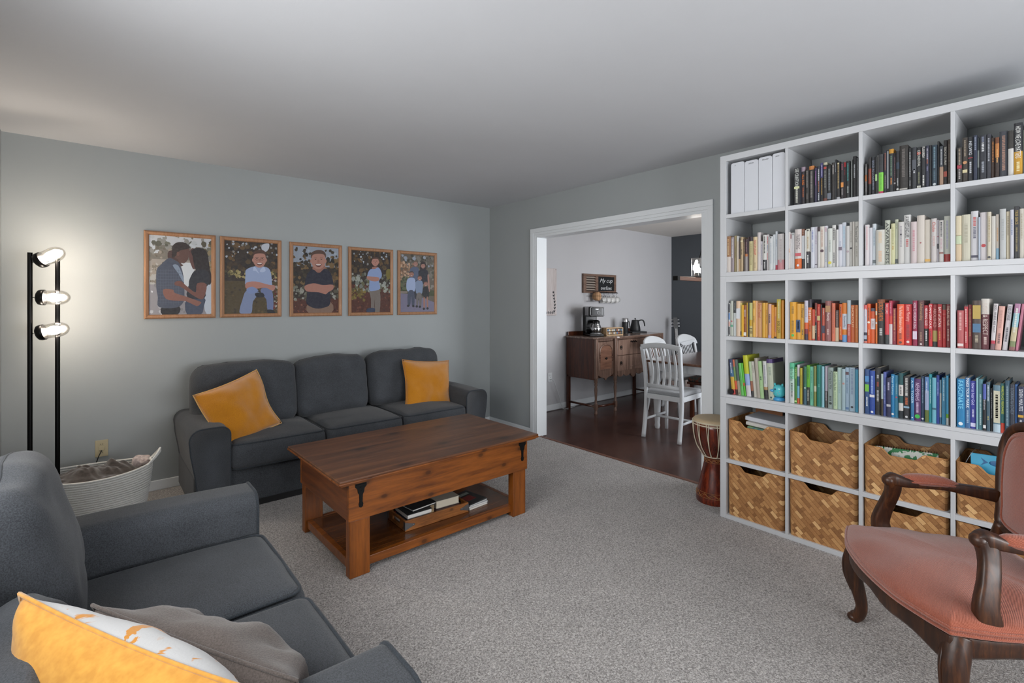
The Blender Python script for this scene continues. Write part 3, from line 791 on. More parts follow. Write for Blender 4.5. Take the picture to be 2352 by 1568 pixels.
def frame(label, x0, x1, z0, z1, pic):
    w, h = x1-x0, z1-z0
    t = thing('framed_photograph', label, 'framed photograph', ((x0+x1)/2, YA-.003, (z0+z1)/2), 0, 'framed portraits over the long sofa')
    m = MB(); b = .03; dd = .022
    # bevelled moulding, mitred
    o = [(-w/2, -h/2), (w/2, -h/2), (w/2, h/2), (-w/2, h/2)]
    lv = [(0, 0, 0), (0, 0, -dd*.6), (.010, .010, -dd), (b-.006, b-.006, -dd*.75), (b, b, -dd*.45), (b, b, 0)]
    for k in range(4):
        (ax, az), (bx_, bz) = o[k], o[(k+1) % 4]
        for i in range(len(lv)-1):
            q = []
            for (cx, cz), L_ in (((ax, az), lv[i]), ((bx_, bz), lv[i]), ((bx_, bz), lv[i+1]), ((ax, az), lv[i+1])):
                sx = -1 if cx > 0 else 1; sz = -1 if cz > 0 else 1
                q.append((cx+sx*L_[0], L_[2], cz+sz*L_[1]))
            m.add(q, [(0, 1, 2, 3)])
    m.build('moulding', fr_m, t)
    MB().box(-w/2+.01, w/2-.01, -.006, 0, -h/2+.01, h/2-.01).build('backing', blk, t)
    pic.build(w-2*b+.004, h-2*b+.004, -.0065, t, print_m)
# 1 couple
P1 = Pic(95, 1037, 170, 232, 1400, 1388)
P1.rect(0, 1, 0, 1, 'aaa8a6'); P1.rect(0, 1, 0, .12, 'bcc0c6'); P1.rect(0, 1, .12, .3, '77726a'); P1.rect(0, 1, .3, .45, '9b948c'); P1.rect(0, 1, .62, 1, '8c8a90')
P1.dots(60, 0, 1, 0, .25, ['6b6a5e', '57584c', '8b8b86', 'b3b8bd', 'c0c6cc'], .05, 1); P1.dots(60, 0, .4, .15, .6, ['7d766c', '988f84', '6b6559', 'b0aaa6'], .05, 2)
P1.dots(80, 0, 1, .6, 1, ['b3b3ba', '8b8a90', '7f7e82', 'c7c8d0'], .04, 3); P1.dots(30, .85, 1, .05, .5, ['6b5f45', '8a7c5c', '4f4a3a'], .05, 4)
P1.poly([(540, 610), (760, 630), (720, 900), (600, 980), (560, 760)], 'c8ced4'); P1.poly([(920, 950), (1037, 900), (1037, 1370), (930, 1330)], 'b0bac8')
P1.poly([(290, 1270), (540, 1270), (510, 1400), (290, 1400)], '17161b')
P1.poly([(650, 1150), (925, 1140), (915, 1260), (870, 1395), (655, 1395)], '3a4358')
P1.poly([(385, 420), (545, 440), (560, 600), (600, 640), (500, 660), (380, 560)], '4a3330')
P1.poly([(380, 530), (470, 560), (545, 620), (600, 800), (615, 1100), (600, 1200), (500, 1285), (240, 1280), (225, 1130), (203, 980), (205, 720), (260, 640)], '434a5b')
P1.poly([(440, 640), (520, 640), (590, 800), (600, 900), (520, 760)], '7c8ba0')
for i in range(9): P1.poly([(225+i*38, 700), (228+i*38, 700), (228+i*38, 1240), (225+i*38, 1240)], '5a6274', False)
for i in range(12): P1.poly([(225, 720+i*44), (570, 720+i*44), (570, 724+i*44), (225, 724+i*44)], '565e70', False)
P1.ell(565, 420, 130, 140, '5b3f38'); P1.poly([(600, 470), (680, 480), (660, 560), (600, 610), (520, 560)], '5b3f38'); P1.poly([(432, 430), (440, 340), (520, 285), (640, 300), (700, 370), (600, 400), (540, 420), (480, 500), (430, 520)], '2f2624')
P1.ell(520, 465, 22, 35, '6b4a40')
P1.poly([(690, 430), (760, 380), (830, 600), (760, 700), (720, 640), (690, 540)], '5b3b36')
P1.poly([(715, 420), (780, 375), (880, 375), (960, 430), (990, 560), (1010, 700), (1035, 800), (1020, 930), (930, 900), (800, 730), (760, 620), (740, 500)], '1e1618')
P1.poly([(760, 730), (860, 700), (990, 740), (1000, 900), (940, 1000), (925, 1140), (660, 1130), (680, 950), (690, 860)], '20222c')
P1.poly([(810, 915), (960, 930), (905, 1150), (780, 1120), (610, 1000), (540, 960), (470, 940), (480, 890), (560, 880), (620, 930), (700, 1000), (790, 1050)], '6d453c')
P1.poly([(300, 1010), (440, 1010), (470, 1060), (620, 1110), (760, 1160), (870, 1200), (860, 1230), (800, 1262), (640, 1190), (480, 1180), (340, 1150)], '80564b')
# 2 boy kneeling
def leafy(P, seed, ground, flowers=True):
    P.rect(0, 1, 0, 1, '2b2018'); P.dots(90, 0, 1, 0, .42, ['3a2a18', '241a14', '4b3a20', '5d4526', '1b1512'], .06, seed)
    P.dots(26, 0, 1, 0, .22, ['9aa2ad', 'aab2bd', '7b7a78'], .028, seed+1)
    P.rect(0, 1, .55, 1, ground); P.dots(90, 0, 1, .55, 1, ['4a3c1f', '3d3219', '574825', '33291a'] if ground == '463a20' else ['4a2418', '5c2f20', '3a1c14', '6b3a2a'], .03, seed+2)
P2 = Pic(1243, 2040, 245, 308, 1380, 1362); leafy(P2, 20, '463a20'); P2.dots(70, 0, 1, .41, .50, ['6b6038', '8a7d4c', '4a4526', '9c8f60'], .035, 24)
P2.poly([(1800, 320), (1900, 305), (1900, 380), (1850, 430), (1790, 390)], 'b3b9c4'); P2.dots(40, .88, 1, .5, .95, ['5a2018', '7a2c22', '6b5a50', '9a9590'], .03, 25)
P2.poly([(1700, 660), (1810, 650), (1830, 740), (1700, 740)], 'a07468')
P2.poly([(1560, 1020), (1700, 1030), (1760, 1060), (1660, 1180), (1640, 1350), (1560, 1375), (1470, 1365), (1465, 1300), (1500, 1170)], '7684a6')
P2.poly([(1780, 990), (1900, 980), (1960, 1060), (1965, 1310), (1880, 1315), (1860, 1150), (1790, 1080)], '65729a'); P2.poly([(1870, 1310), (1960, 1310), (2000, 1360), (1890, 1362)], '18181e'); P2.poly([(1690, 1060), (1800, 1050), (1830, 1110), (1720, 1120)], '1c1d26')
P2.poly([(1560, 700), (1680, 650), (1830, 655), (1920, 710), (1945, 880), (1935, 960), (1760, 960), (1560, 970), (1548, 780)], '8e9fc2')
P2.poly([(1680, 650), (1750, 760), (1700, 720), (1660, 715)], 'aab8d4'); P2.poly([(1820, 655), (1850, 715), (1800, 740), (1760, 720)], 'aab8d4')
P2.poly([(1560, 900), (1700, 880), (1900, 930), (1990, 940), (1990, 1000), (1940, 1015), (1850, 975), (1720, 990), (1620, 1000), (1550, 980)], 'a8766a')
P2.poly([(1560, 1000), (1650, 960), (1740, 1020), (1620, 1070)], '7486b2')
def face(P, x, y, r, skin='a87a6c', hair='4a3026', smile=True, glasses=False):
    P.ell(x-r*.98, y+r*.1, r*.15, r*.28, skin); P.ell(x+r*.98, y+r*.1, r*.15, r*.28, skin)
    P.ell(x, y, r, r*1.28, skin)
    P.poly([(x-r*1.02, y-r*.3), (x-r*.95, y-r*1.05), (x-r*.3, y-r*1.42), (x+r*.5, y-r*1.4), (x+r*1.0, y-r*.95), (x+r*1.02, y-r*.3), (x+r*.75, y-r*.8), (x, y-r*.92), (x-r*.75, y-r*.78)], hair)
    for s in (-1, 1):
        P.ell(x+s*r*.4, y-r*.12, r*.12, r*.06, '33221e'); P.poly([(x+s*r*.2, y-r*.35), (x+s*r*.6, y-r*.36), (x+s*r*.6, y-r*.31), (x+s*r*.2, y-r*.30)], '5b3d30', False)
    P.poly([(x-r*.1, y-r*.05), (x+r*.1, y-r*.05), (x+r*.16, y+r*.3), (x-r*.16, y+r*.3)], '936457')
    if smile:
        P.poly([(x-r*.45, y+r*.5), (x, y+r*.62), (x+r*.45, y+r*.5), (x+r*.3, y+r*.82), (x, y+r*.92), (x-r*.3, y+r*.82)], '5b2a28'); P.poly([(x-r*.36, y+r*.56), (x+r*.36, y+r*.56), (x+r*.2, y+r*.7), (x-r*.2, y+r*.7)], 'd8d0cc')
    else: P.poly([(x-r*.28, y+r*.62), (x+r*.28, y+r*.6), (x, y+r*.72)], '8a4a44', False)
    if glasses:
        for s in (-1, 1):
            P.poly([(x+s*r*.4+r*.34*math.cos(a), y-r*.1+r*.24*math.sin(a)) for a in [k*math.pi/5 for k in range(10)]]+[(x+s*r*.4+r*.30*math.cos(a), y-r*.1+r*.2*math.sin(a)) for a in [-k*math.pi/5 for k in range(10)]], '2f2528', False)
face(P2, 1758, 545, 100, glasses=True)
# 3 boy, arms crossed
P3 = Pic(130, 805, 135, 185, 1170, 1160)
P3.rect(0, 1, 0, 1, '2b2018'); P3.rect(0, 1, 0, .3, '8a93a0'); P3.dots(150, 0, 1, .12, .6, ['2a2418', '3a3020', '1d1a14', '5a4426', '4a3a22', '6b5534'], .06, 31)
P3.dots(30, 0, 1, .0, .18, ['3a3020', '7a808a', '9aa3b0'], .04, 32); P3.rect(0, 1, .78, 1, '4a2418'); P3.dots(80, 0, 1, .6, .8, ['6b6c60', '83847a', '4d4a3c', '8f9088'], .045, 33); P3.dots(80, 0, 1, .8, 1, ['4a2418', '6b3a2a', '34180f', '7d4f3c'], .02, 34)
P3.poly([(355, 1020), (680, 1000), (690, 1165), (355, 1170)], '7a6152')
P3.poly([(430, 430), (580, 430), (590, 540), (420, 540)], '8f6254')
P3.poly([(410, 500), (500, 560), (590, 490), (680, 560), (722, 740), (670, 800), (672, 1020), (590, 1080), (450, 1095), (320, 1020), (330, 850), (295, 740), (330, 580)], '1a1c2e')
P3.poly([(300, 750), (380, 720), (450, 715), (560, 740), (710, 735), (718, 800), (640, 850), (600, 880), (500, 850), (340, 840), (295, 800)], 'a07062')
face(P3, 495, 365, 108, 'a37668', '50382e')
# 4 boy standing
P4 = Pic(1010, 1583, 205, 250, 1163, 1160); leafy(P4, 40, '4a2418'); P4.dots(110, 0, 1, .38, .66, ['6c7068', '868a84', '4a4a3a', '94988f', '5c5a40'], .05, 44); P4.dots(50, .0, .35, .62, .8, ['6b5a26', '4e431f', '7d6c34'], .04, 45)
P4.poly([(1520, 520), (1583, 510), (1583, 640), (1530, 650)], '6b6126')
P4.poly([(1275, 820), (1420, 820), (1418, 1160), (1350, 1160), (1340, 960), (1345, 1110), (1295, 1115), (1290, 960)], '6e655f')
P4.poly([(1240, 1100), (1340, 1095), (1340, 1150), (1230, 1155)], '28344e')
P4.poly([(1310, 470), (1390, 465), (1390, 520), (1320, 520)], '94685c')
P4.poly([(1290, 500), (1345, 500), (1400, 475), (1445, 540), (1450, 620), (1410, 680), (1425, 800), (1330, 832), (1265, 820), (1268, 680), (1235, 620), (1255, 540)], '8093ba')
P4.poly([(1232, 610), (1300, 615), (1410, 630), (1400, 680), (1320, 685), (1240, 655)], 'a07264'); face(P4, 1355, 390, 52, smile=False)
# 5 family
P5 = Pic(1750, 2250, 255, 300, 1145, 1140)
P5.rect(0, 1, 0, 1, '5c5348'); P5.dots(60, 0, 1, 0, .2, ['3a3830', '565048', '8a929e', '6f6a62'], .06, 51); P5.dots(80, 0, .45, .15, .5, ['8a6a52', 'a5846a', '6d523e', 'b3957c'], .05, 52); P5.dots(80, .5, 1, .12, .6, ['5a5a4a', '6f6a60', '44463a', '7d7870'], .05, 53)
P5.dots(60, 0, .3, .4, .6, ['3d4430', '2c3324', '555c42'], .05, 54); P5.rect(0, 1, .62, .72, '3b4020'); P5.poly([(1750, 860), (1950, 880), (2250, 1000), (2250, 1145), (1750, 1145)], '6e6a80', False); P5.rect(0, .2, .64, .68, '7a6f66')
P5.poly([(1890, 490), (2010, 480), (2020, 700), (1960, 760), (1890, 700)], '4c566e'); P5.poly([(1940, 700), (2060, 690), (2060, 940), (1960, 940)], '23242e')
P5.poly([(2045, 400), (2110, 395), (2125, 520), (2035, 520)], '2a1d1c'); P5.poly([(2010, 530), (2075, 505), (2145, 520), (2150, 600), (2140, 720), (2050, 720), (2020, 640)], '1c1e2a')
P5.poly([(2145, 590), (2165, 600), (2180, 820), (2165, 830), (2150, 700)], '9a7064'); face(P5, 1968, 420, 30, '9a7064', '6a5648'); face(P5, 2078, 450, 30, '9a7064', '2a1d1c')
P5.poly([(1855, 640), (1950, 635), (1968, 740), (1950, 835), (1860, 835), (1835, 760)], '93a2c2'); P5.poly([(1860, 835), (1945, 835), (1950, 1045), (1915, 1045), (1905, 900), (1890, 1040), (1855, 1040)], '3c4356')
P5.poly([(1975, 680), (2065, 680), (2072, 800), (2055, 870), (1985, 870), (1968, 790)], '74849f'); P5.poly([(1985, 870), (2055, 870), (2050, 1050), (2025, 1050), (2018, 920), (2000, 1050), (1980, 1050)], '66605e')
P5.poly([(2080, 780), (2150, 770), (2170, 900), (2120, 935), (2080, 900)], '15161c'); P5.poly([(2085, 930), (2105, 935), (2105, 1080), (2085, 1080)], '94695c'); P5.poly([(2130, 930), (2150, 925), (2155, 1080), (2138, 1080)], '94695c')
face(P5, 1908, 575, 32, '94695c', '3a2a24'); face(P5, 2028, 635, 30, '94695c', '3a2a24'); face(P5, 2118, 725, 28, '94695c', '5a4438')
for x, y in ((1860, 1050), (1935, 1055), (1985, 1060), (2030, 1065), (2090, 1095), (2145, 1090)): P5.ell(x, y, 18, 18, '1b1c22')
frame('oak frame with a couple standing forehead to forehead, leftmost of five', .287, .737, 1.254, 1.896, P1)
frame('oak frame with a boy in glasses kneeling, second of five from left', .767, 1.219, 1.254, 1.896, P2)
frame('oak frame with a small boy in a navy shirt folding arms, middle of five', 1.285, 1.738, 1.252, 1.893, P3)
frame('oak frame with a boy standing in a pale blue shirt, fourth of five', 1.799, 2.248, 1.250, 1.889, P4)
frame('oak frame with a family of five posing on a path, nearest the corner', 2.299, 2.748, 1.249, 1.889, P5)
# ------------------------------------------------------------------ BOOKCASE: three stacked cube units
lam = paint('white_laminate', 'bcbec1', .38, .006, spec=.45, bump=0)
BXF, BXB = 3.07, 3.444
COLS = [(1.487, 1.136), (1.122, .775), (.758, .411), (.395, .05)]
YL, YR = 1.525, .012
ROWS = {}
def unit(label, z0, z1, tb, tt, zs, r):
    t = thing('cube_shelf_unit', label, 'bookcase', (0, 0, 0), 0, 'stacked white cube shelf units')
    t.location = (BXF, YL, z0); X, Y = -BXF, -YL
    def bb(name, *b): return MB().box(b[0]-BXF, b[1]-BXF, b[2]-YL, b[3]-YL, b[4]-z0, b[5]-z0).build(name, lam, t, .0012)
    bb('side_panel', BXF, BXB, 1.487, YL, z0, z1); bb('side_panel', BXF, BXB, YR, .05, z0, z1)
    bb('bottom_panel', BXF+.0003, BXB, .05, 1.487, z0, z0+tb); bb('top_panel', BXF+.0003, BXB, .05, 1.487, z1-tt, z1)
    for k in range(3): bb('divider', BXF+.001, BXB, COLS[k+1][0], COLS[k][1], z0+tb, z1-tt)
    for a, b in COLS: bb('shelf', BXF+.0015, BXB, b, a, zs-.012, zs+.012)
    ROWS[r] = (zs+.012, z1-tt); ROWS[r+1] = (z0+tb, zs-.012)
unit('white cube shelf unit on the carpet holding the woven baskets, lowest of three', .0, .7705, .026, .039, .368, 5)
unit('white cube shelf unit with coloured books, middle of the three stacked', .771, 1.54, .018, .038, 1.148, 3)
unit('white cube shelf unit near the ceiling with black and white books, topmost', 1.5405, 2.31, .026, .038, 1.922, 1)

# ------------------------------------------------------------------ BOOKS
ORD = ['first', 'second', 'third', 'fourth', 'fifth', 'sixth', 'seventh', 'eighth', 'ninth', 'tenth', 'eleventh', 'twelfth', 'thirteenth', 'fourteenth', 'fifteenth',
       'sixteenth', 'seventeenth', 'eighteenth', 'nineteenth', 'twentieth', 'twenty-first', 'twenty-second', 'twenty-third', 'twenty-fourth']
ROWN = ['', 'top shelf', 'second shelf', 'third shelf', 'fourth shelf']
COLN = ['', 'first', 'second', 'third', 'fourth']
ink = {}
def inkm(h):
    if h not in ink: ink[h] = paint('spine_lettering_'+h, h, .5, 0, bump=0)
    return ink[h]
INKN = {'f0f0ee': 'white', '26262a': 'black'}
def book(r, c, k, x0, x1, yt, x0b, x1b, O, bands, desc, title, marks):
    """measured outline of the spine in the photo -> a book standing on the shelf"""
    ox, oy, s = O
    zb = ROWS[r][0]+.0005; xs = BXF+(.028 if r in (3, 4) else .018)+((k*37) % 5)*.0022
    u0, u1, v = ox+x0/s, ox+x1/s, oy+yt/s
    ya, zt = at_x((u0+u1)/2, v, xs); yl = at_x(u0, v, xs)[0]; yr = at_x(u1, v, xs)[0]
    wd = max(.005, (yl-yr)-.0008); h = min(zt-zb, ROWS[r][1]-zb-.003)
    dy = 0
    if x0b is not None: dy = at_x(ox+(x0b+x1b)/2/s, 700, xs)[0]-ya     # lean
    yc = (yl+yr)/2
    dep = min(.235, max(.14, h*.68)); 
    m = MB(); n = 4; bul = min(.004, wd*.12)
    def sp(t): return -bul*(1-(2*t-1)**2)
    fr = 0; ch = {}
    for hx, f in bands:
        a, b = fr, f; fr = f; cc = hexc(hx); za, zz = h*(1-a), h*(1-b)
        for i in range(n):
            t0, t1 = i/n, (i+1)/n
            m.add([(sp(t0), wd/2-wd*t0, zz), (sp(t1), wd/2-wd*t1, zz), (sp(t1), wd/2-wd*t1, za), (sp(t0), wd/2-wd*t0, za)], [(0, 1, 2, 3)], c=cc)
        e = .0016
        for sg in (-1, 1):
            y0, y1 = sorted((sg*wd/2, sg*(wd/2-e)))
            m.box(0, dep, y0, y1, zz, za, c=cc)
    for i in range(n):      # head and tail caps of the spine
        t0, t1 = i/n, (i+1)/n
        for zc, o in ((h, 1), (0, -1)):
            q = [(sp(t0), wd/2-wd*t0, zc), (sp(t1), wd/2-wd*t1, zc), (.0025, wd/2-wd*t1, zc), (.0025, wd/2-wd*t0, zc)]
            m.add(q, [(0, 1, 2, 3)], c=hexc(bands[0][0] if o > 0 else bands[-1][0]))
    if r in (1, 2): m.box(.002, dep-.003, -wd/2+.0016, wd/2-.0016, .0015, h-.0025, c=hexc('c3b9a6'))
    rnd = random.Random(r*1000+c*100+k)
    for (mc, a, b, kind) in marks:
        cc = hexc(mc); xx = -bul-.0005
        if kind == 't':         # small unreadable lettering
            z = h*(1-a)
            while z > h*(1-b):
                L = rnd.uniform(.002, .006)
                hh = wd*.36
                m.add([(xx, hh/2, z), (xx, -hh/2, z), (xx, -hh/2, z-L), (xx, hh/2, z-L)], [(0, 3, 2, 1)], c=cc); z -= L+rnd.uniform(.0012, .003)
        elif kind == 'b':       # block / label
            m.add([(xx, wd*.46, h*(1-a)), (xx, -wd*.46, h*(1-a)), (xx, -wd*.46, h*(1-b)), (xx, wd*.46, h*(1-b))], [(0, 3, 2, 1)], c=cc)
        elif kind == 'o':       # round mark
            z = h*(1-(a+b)/2); rr = min(wd*.42, h*(b-a)/2)
            m.add([(xx-.0002, rr*math.cos(q*math.pi/6), z+rr*math.sin(q*math.pi/6)) for q in range(12)], [tuple(reversed(range(12)))], c=cc)
        elif kind == 's':       # thin stripe across
            m.add([(xx, wd*.46, h*(1-a)), (xx, -wd*.46, h*(1-a)), (xx, -wd*.46, h*(1-b)), (xx, wd*.46, h*(1-b))], [(0, 3, 2, 1)], c=cc)
    o = m.build('book', PR); o.location = (xs, yc+dy, zb)
    if dy: o.rotation_euler = (-math.atan2(-dy, h), 0, 0); o.location.z += abs(math.sin(o.rotation_euler.x))*wd/2
    if r in (3, 4):
        MB().box(.003, dep-.003, -wd/2+.0018, wd/2-.0018, .0015, h-.0028).build('pages', PG, o)
    if title:
        txt, tc, a, b = title; xx = -bul-.0009; hh = wd*.62
        Mt = Matrix(((0, 0, -1, xx), (0, -1, 0, hh/2), (-1, 0, 0, h*(1-a)), (0, 0, 0, 1)))
        lettering('spine_title', txt, Mt, h*(b-a), hh, inkm(tc), o)
    wn = '' if any(q in desc[0]+desc[1] for q in ('narrow', 'wide', 'thick', 'broad')) else 'thin' if wd < .013 else ('thick' if wd > .030 else '')
    lab = ' '.join(x for x in (wn, desc[0], 'book', desc[1]) if x)+', %s from left, %s, %s compartment' % (ORD[k], ROWN[r], COLN[c])
    return tag(o, lab, 'book', 'books on the '+ROWN[r])
def shelfful(r, c, O, text):
    for k, ln in enumerate(l for l in text.strip().split('\n') if l.strip()):
        P = [q.strip() for q in ln.split('|')]
        g = P[0].split(); x0, x1, yt = map(float, g[:3]); xb = (float(g[3]), float(g[4])) if len(g) > 4 else (None, None)
        bands = []
        for q in P[1].split():
            hx, _, f = q.partition(':'); bands.append((hx, float(f) if f else 1.0))
        desc = (P[2].split('~')+[''])[:2]; title = None; marks = []
        for q in P[3:]:
            if q.startswith('='):
                t, tc, a, b = q[1:].split('@'); title = (t, tc, float(a), float(b))
            elif q:
                kd, mc, a, b = q.split(); marks.append((mc, float(a), float(b), kd))
        book(r, c, k, x0, x1, yt, xb[0], xb[1], O, bands, desc, title, marks)
# each line: outline | spine colours from the top | look | lettering and marks
shelfful(1, 2, (1815, 350, 12.54), '''
110 280 450|17191d|black~with big white lettering|=SEE CRAFTION@c9ccc8@.02@.5|=T@c@0@0|t cfd0c4 .56 .92|b cfd2a0 .5 .56
285 320 440|1c2233|navy|t 3c465c .1 .4
325 430 420|9c8a98:.12 241a24|black~with orange title, mauve top|=ALL RISE@d8741c@.2@.48|t a8521c .55 .8
438 540 500|1f1b1a|black~with small grey title|t 8a8480 .04 .5|t 6a6460 .7 .85
545 690 390|c07a3a:.1 1d1a1a|black~with tan band on top|t 8d8884 .15 .85
700 768 440|2b2745|dark violet~with magenta title|t 8b4a8e .1 .5
775 868 395|1b2130|navy black~with white and rust capitals|t c9cbd0 .08 .38|t a06a50 .42 .68|t c9cbd0 .75 .93
870 952 300|43407a:.38 1b1a1d|black~with violet top and gold title|t b9b4d8 .05 .34|t b08a3c .4 .8
955 1062 290|b7b39a:.06 29292a:.92 6e3a2c|charcoal~with cream head and red dot|o b0382c .1 .18|t 7f8078 .2 .65
1066 1190 370|15171a|black~with grey capitals|t 7f858c .1 .7|b 6a7280 .78 .95
1196 1282 290|211d1c|brown black~with white title|t c2bcb8 .06 .3
1285 1332 205|1b1e22|black~taller than neighbours|t 8d939a .08 .3
1336 1442 265|1d1a1c:.93 c3c4c9|black~with sparkles and white foot|t b49a66 .05 .7|o e0d4a8 .03 .07
1456 1542 280|201b20|black~with orange and white photo|t a05068 .05 .2|b d88a3a .55 .68|t b0a8a8 .72 .9
1546 1606 285|b8222c:.13 2c2226|black~with bright red top|t 9a3040 .2 .35
1610 1716 245|15181b|black~with teal title|t 2c8e8c .07 .55|t a8b0ac .68 .85
1744 1792 200|6f7472|grey|t 8d928e .1 .5
1806 1902 110|16181c|black~with white title, tallest at right|t c4c8cc .2 .5
1906 1972 150|34383a|dark grey~beside the divider|t 6a6e70 .1 .3
'''.replace('|=T@c@0@0', ''))
shelfful(1, 3, (1980, 320, 11.2), '''
75 132 630|4b4a4a|short grey~with orange flame edge|b b4672c .35 .55|t 8a8684 .1 .9
160 236 460|242122:.3 8a3a22:.7 1b191b|black~with rust red middle|t 6a5048 .4 .6
245 336 450|20242c|black~with big steel blue title|=BOLD AS LOVE@8b93a6@.1@.6|t 7a8294 .62 .85
340 392 455|1a1c1e|black~with pale green tag|b a9cf8c .46 .64
398 422 410|7a7a78|pale grey|
428 546 385|34363a:.46 7ed048:.94 c22c5c|black~with bright green sticky notes|t 1d1f22 .06 .42|t 62b034 .5 .9
560 634 285|1a1c2a|navy black~with rust lettering|t a05a42 .06 .46|t 8a8478 .58 .88
640 692 280|2b2d31|dark grey|s 9aa0a4 .02 .9
696 812 250|c48c22:.1 20252a|black~with mustard head and green title|t 5a7a62 .16 .62|t b8742c .67 .82
815 872 350|20191e|black~with pink marks|t 96707c .1 .7|b a8a4a6 .76 .8
876 956 300|15181f:.28 26384a:.45 14171c|black~with blue patch|t b0b0b0 .68 .86|o d0d0cc .92 .98
960 1182 155|27231f|black~and the widest of its row|t 6a6460 .08 .7|b b9b5ae .95 .98
1190 1282 220|16181c|black~with slim white title|t a9acae .1 .68|t 8a8c8e .78 .9
1286 1402 205|2c3036|dark slate~with grey label|b 4b505a .3 .55|t d0d2d8 .52 .6
1408 1522 200|23272a|charcoal~with white and red title|=EXPONENTIAL@d3d4cc@.08@.47|b b03420 .12 .18|t 7a7c60 .6 .86|b cfcfc4 .93 .98
1528 1634 185|1e2126|black~with white title and author|=FLOURISH@dedcd6@.01@.27|t d6d6d2 .7 .95
1638 1722 160|262a40|dark indigo~with orange mark|t b8b4c4 .06 .3|t b4603c .33 .43|t 8a88a8 .5 .6
1728 1792 150|2d3034|dark grey|
1798 1932 145|1f3544|dark teal~with pale blue title|t 6a8a98 .05 .55|t 4a6878 .62 .85|o c4ccd0 .92 .98
1938 1988 50|14161a|black~standing taller|
1992 2092 170|30363e:.53 a98a74|charcoal~with tan lower half|t b9bcc0 .08 .48
2098 2192 20|1b1718|black~with white title and red figure|=TEACH US TO PRAY@dcd8cc@.15@.56|b a8422c .7 .82
2200 2284 0|3a2e24|dark brown~against the divider|t 6a5a4a .1 .9
''')
shelfful(1, 4, (1970, 220, 6.03), '''
1375 1446 715|2c2926|charcoal brown~with red mark|t 9a8a76 .04 .5|b a02a3c .5 .6|t a8a09c .62 .9
1449 1523 580|322a22|dark brown~with cream label|t 8a7c6a .06 .4|b cfc398 .72 .79|o c08a5a .52 .6
1526 1600 570|1f2228|black~with thin red edge|=HELWIG@d0d4da@.1@.4|s a82838 .46 .48|t c8ccd2 .56 .8
1602 1657 545|1f2a42|navy~with small title|t 8a94a8 .04 .3
1660 1686 580|3a4548|grey green|b 9aa4a0 .3 .7
1688 1782 545|20242e|black~with bold white title|t 8088a0 .04 .15|t d8dade .17 .35|t 9aa0ac .6 .85
1784 1846 525|2c2e38|slate grey~with spaced lettering|t a9acb4 .1 .6
1848 1900 580|3a2416|brown~with orange lettering|t c07a34 .1 .6
1904 1960 575|6a3a18:.15 b87438:.5 33221a|brown~with orange glow|t e0a860 .3 .6
1962 2082 490|353942|thick grey~with copper title|t a07a68 .1 .85
2084 2160 480|2f2b27:.4 cfcdc9|dark brown~with white lower part|
2162 2284 375|14171f:.55 c4921a|black and yellow~with bold title|=HOW WE LOVE MATTERS@dfe0dc@.07@.68|t e8d8a0 .75 .92
2286 2350 470|5e665e|grey green~cut by the picture edge|t 9aa49c .3 .8
''')
shelfful(2, 1, (1665, 520, 13.633), '''
45 182 310|8f6236:.57 c6bcb4|brown and cream~|t c8a070 .08 .14|t c4a57a .18 .5
188 288 335|8c8287|mauve grey~with white lettering|t d0cdcf .05 .6
295 368 290|9a8a5e|olive tan|t 7a6c44 .3 .6
372 428 300|c9c9c6:.15 cbbfae|off-white|
431 487 415|3a2a26:.6 b89a70|dark brown~with tan foot|
490 570 330|ae9774|tan~with dark lettering|t 4a3c2c .35 .5|s d8cca8 .1 .14
573 626 400|3c2b20|dark brown~with gold title|t b89a70 .1 .5
628 722 390|3d2127:.46 c87a40:.54 a39b99|maroon~with orange band, grey foot|t 8a6a70 .1 .4
728 756 320|382228|dark maroon|
758 886 320|2a1520:.13 cdc38f|cream~with dark head|t a49a6c .2 .8
888 1008 325|cbb791|cream tan~with red title|=DISCIPLESHIP@b83a3c@.1@.53|t a49474 .75 .9
1018 1120 185|c6bfbe|off-white~tallest left of the pale ones|t d8b0b0 .52 .56
1122 1186 465|cfccd2|white~shorter|t 8a8a9c .1 .8
1189 1306 265|ccccc8:.7 1e2028|white~with black foot|t 4a4a48 .04 .5|t c8c8c8 .76 .95
1308 1376 250|c9c4c4|white~with red lettering|t b84a50 .06 .25|t 8a98b0 .3 .45|t c06060 .52 .7
1380 1502 310|c9cccd|white~with black dot|o 3a3c40 .02 .06|t b0b8c0 .2 .8
1504 1580 250|c6cbce|pale grey|t b4bcc4 .2 .8
1584 1650 150|c6ccd2:.87 b32a48|white~with crimson foot|t 8a9ab0 .2 .4
1654 1852 230|c9c5c4:.72 cc8a90|white~with pink foot|t b0a8a8 .15 .8
''')
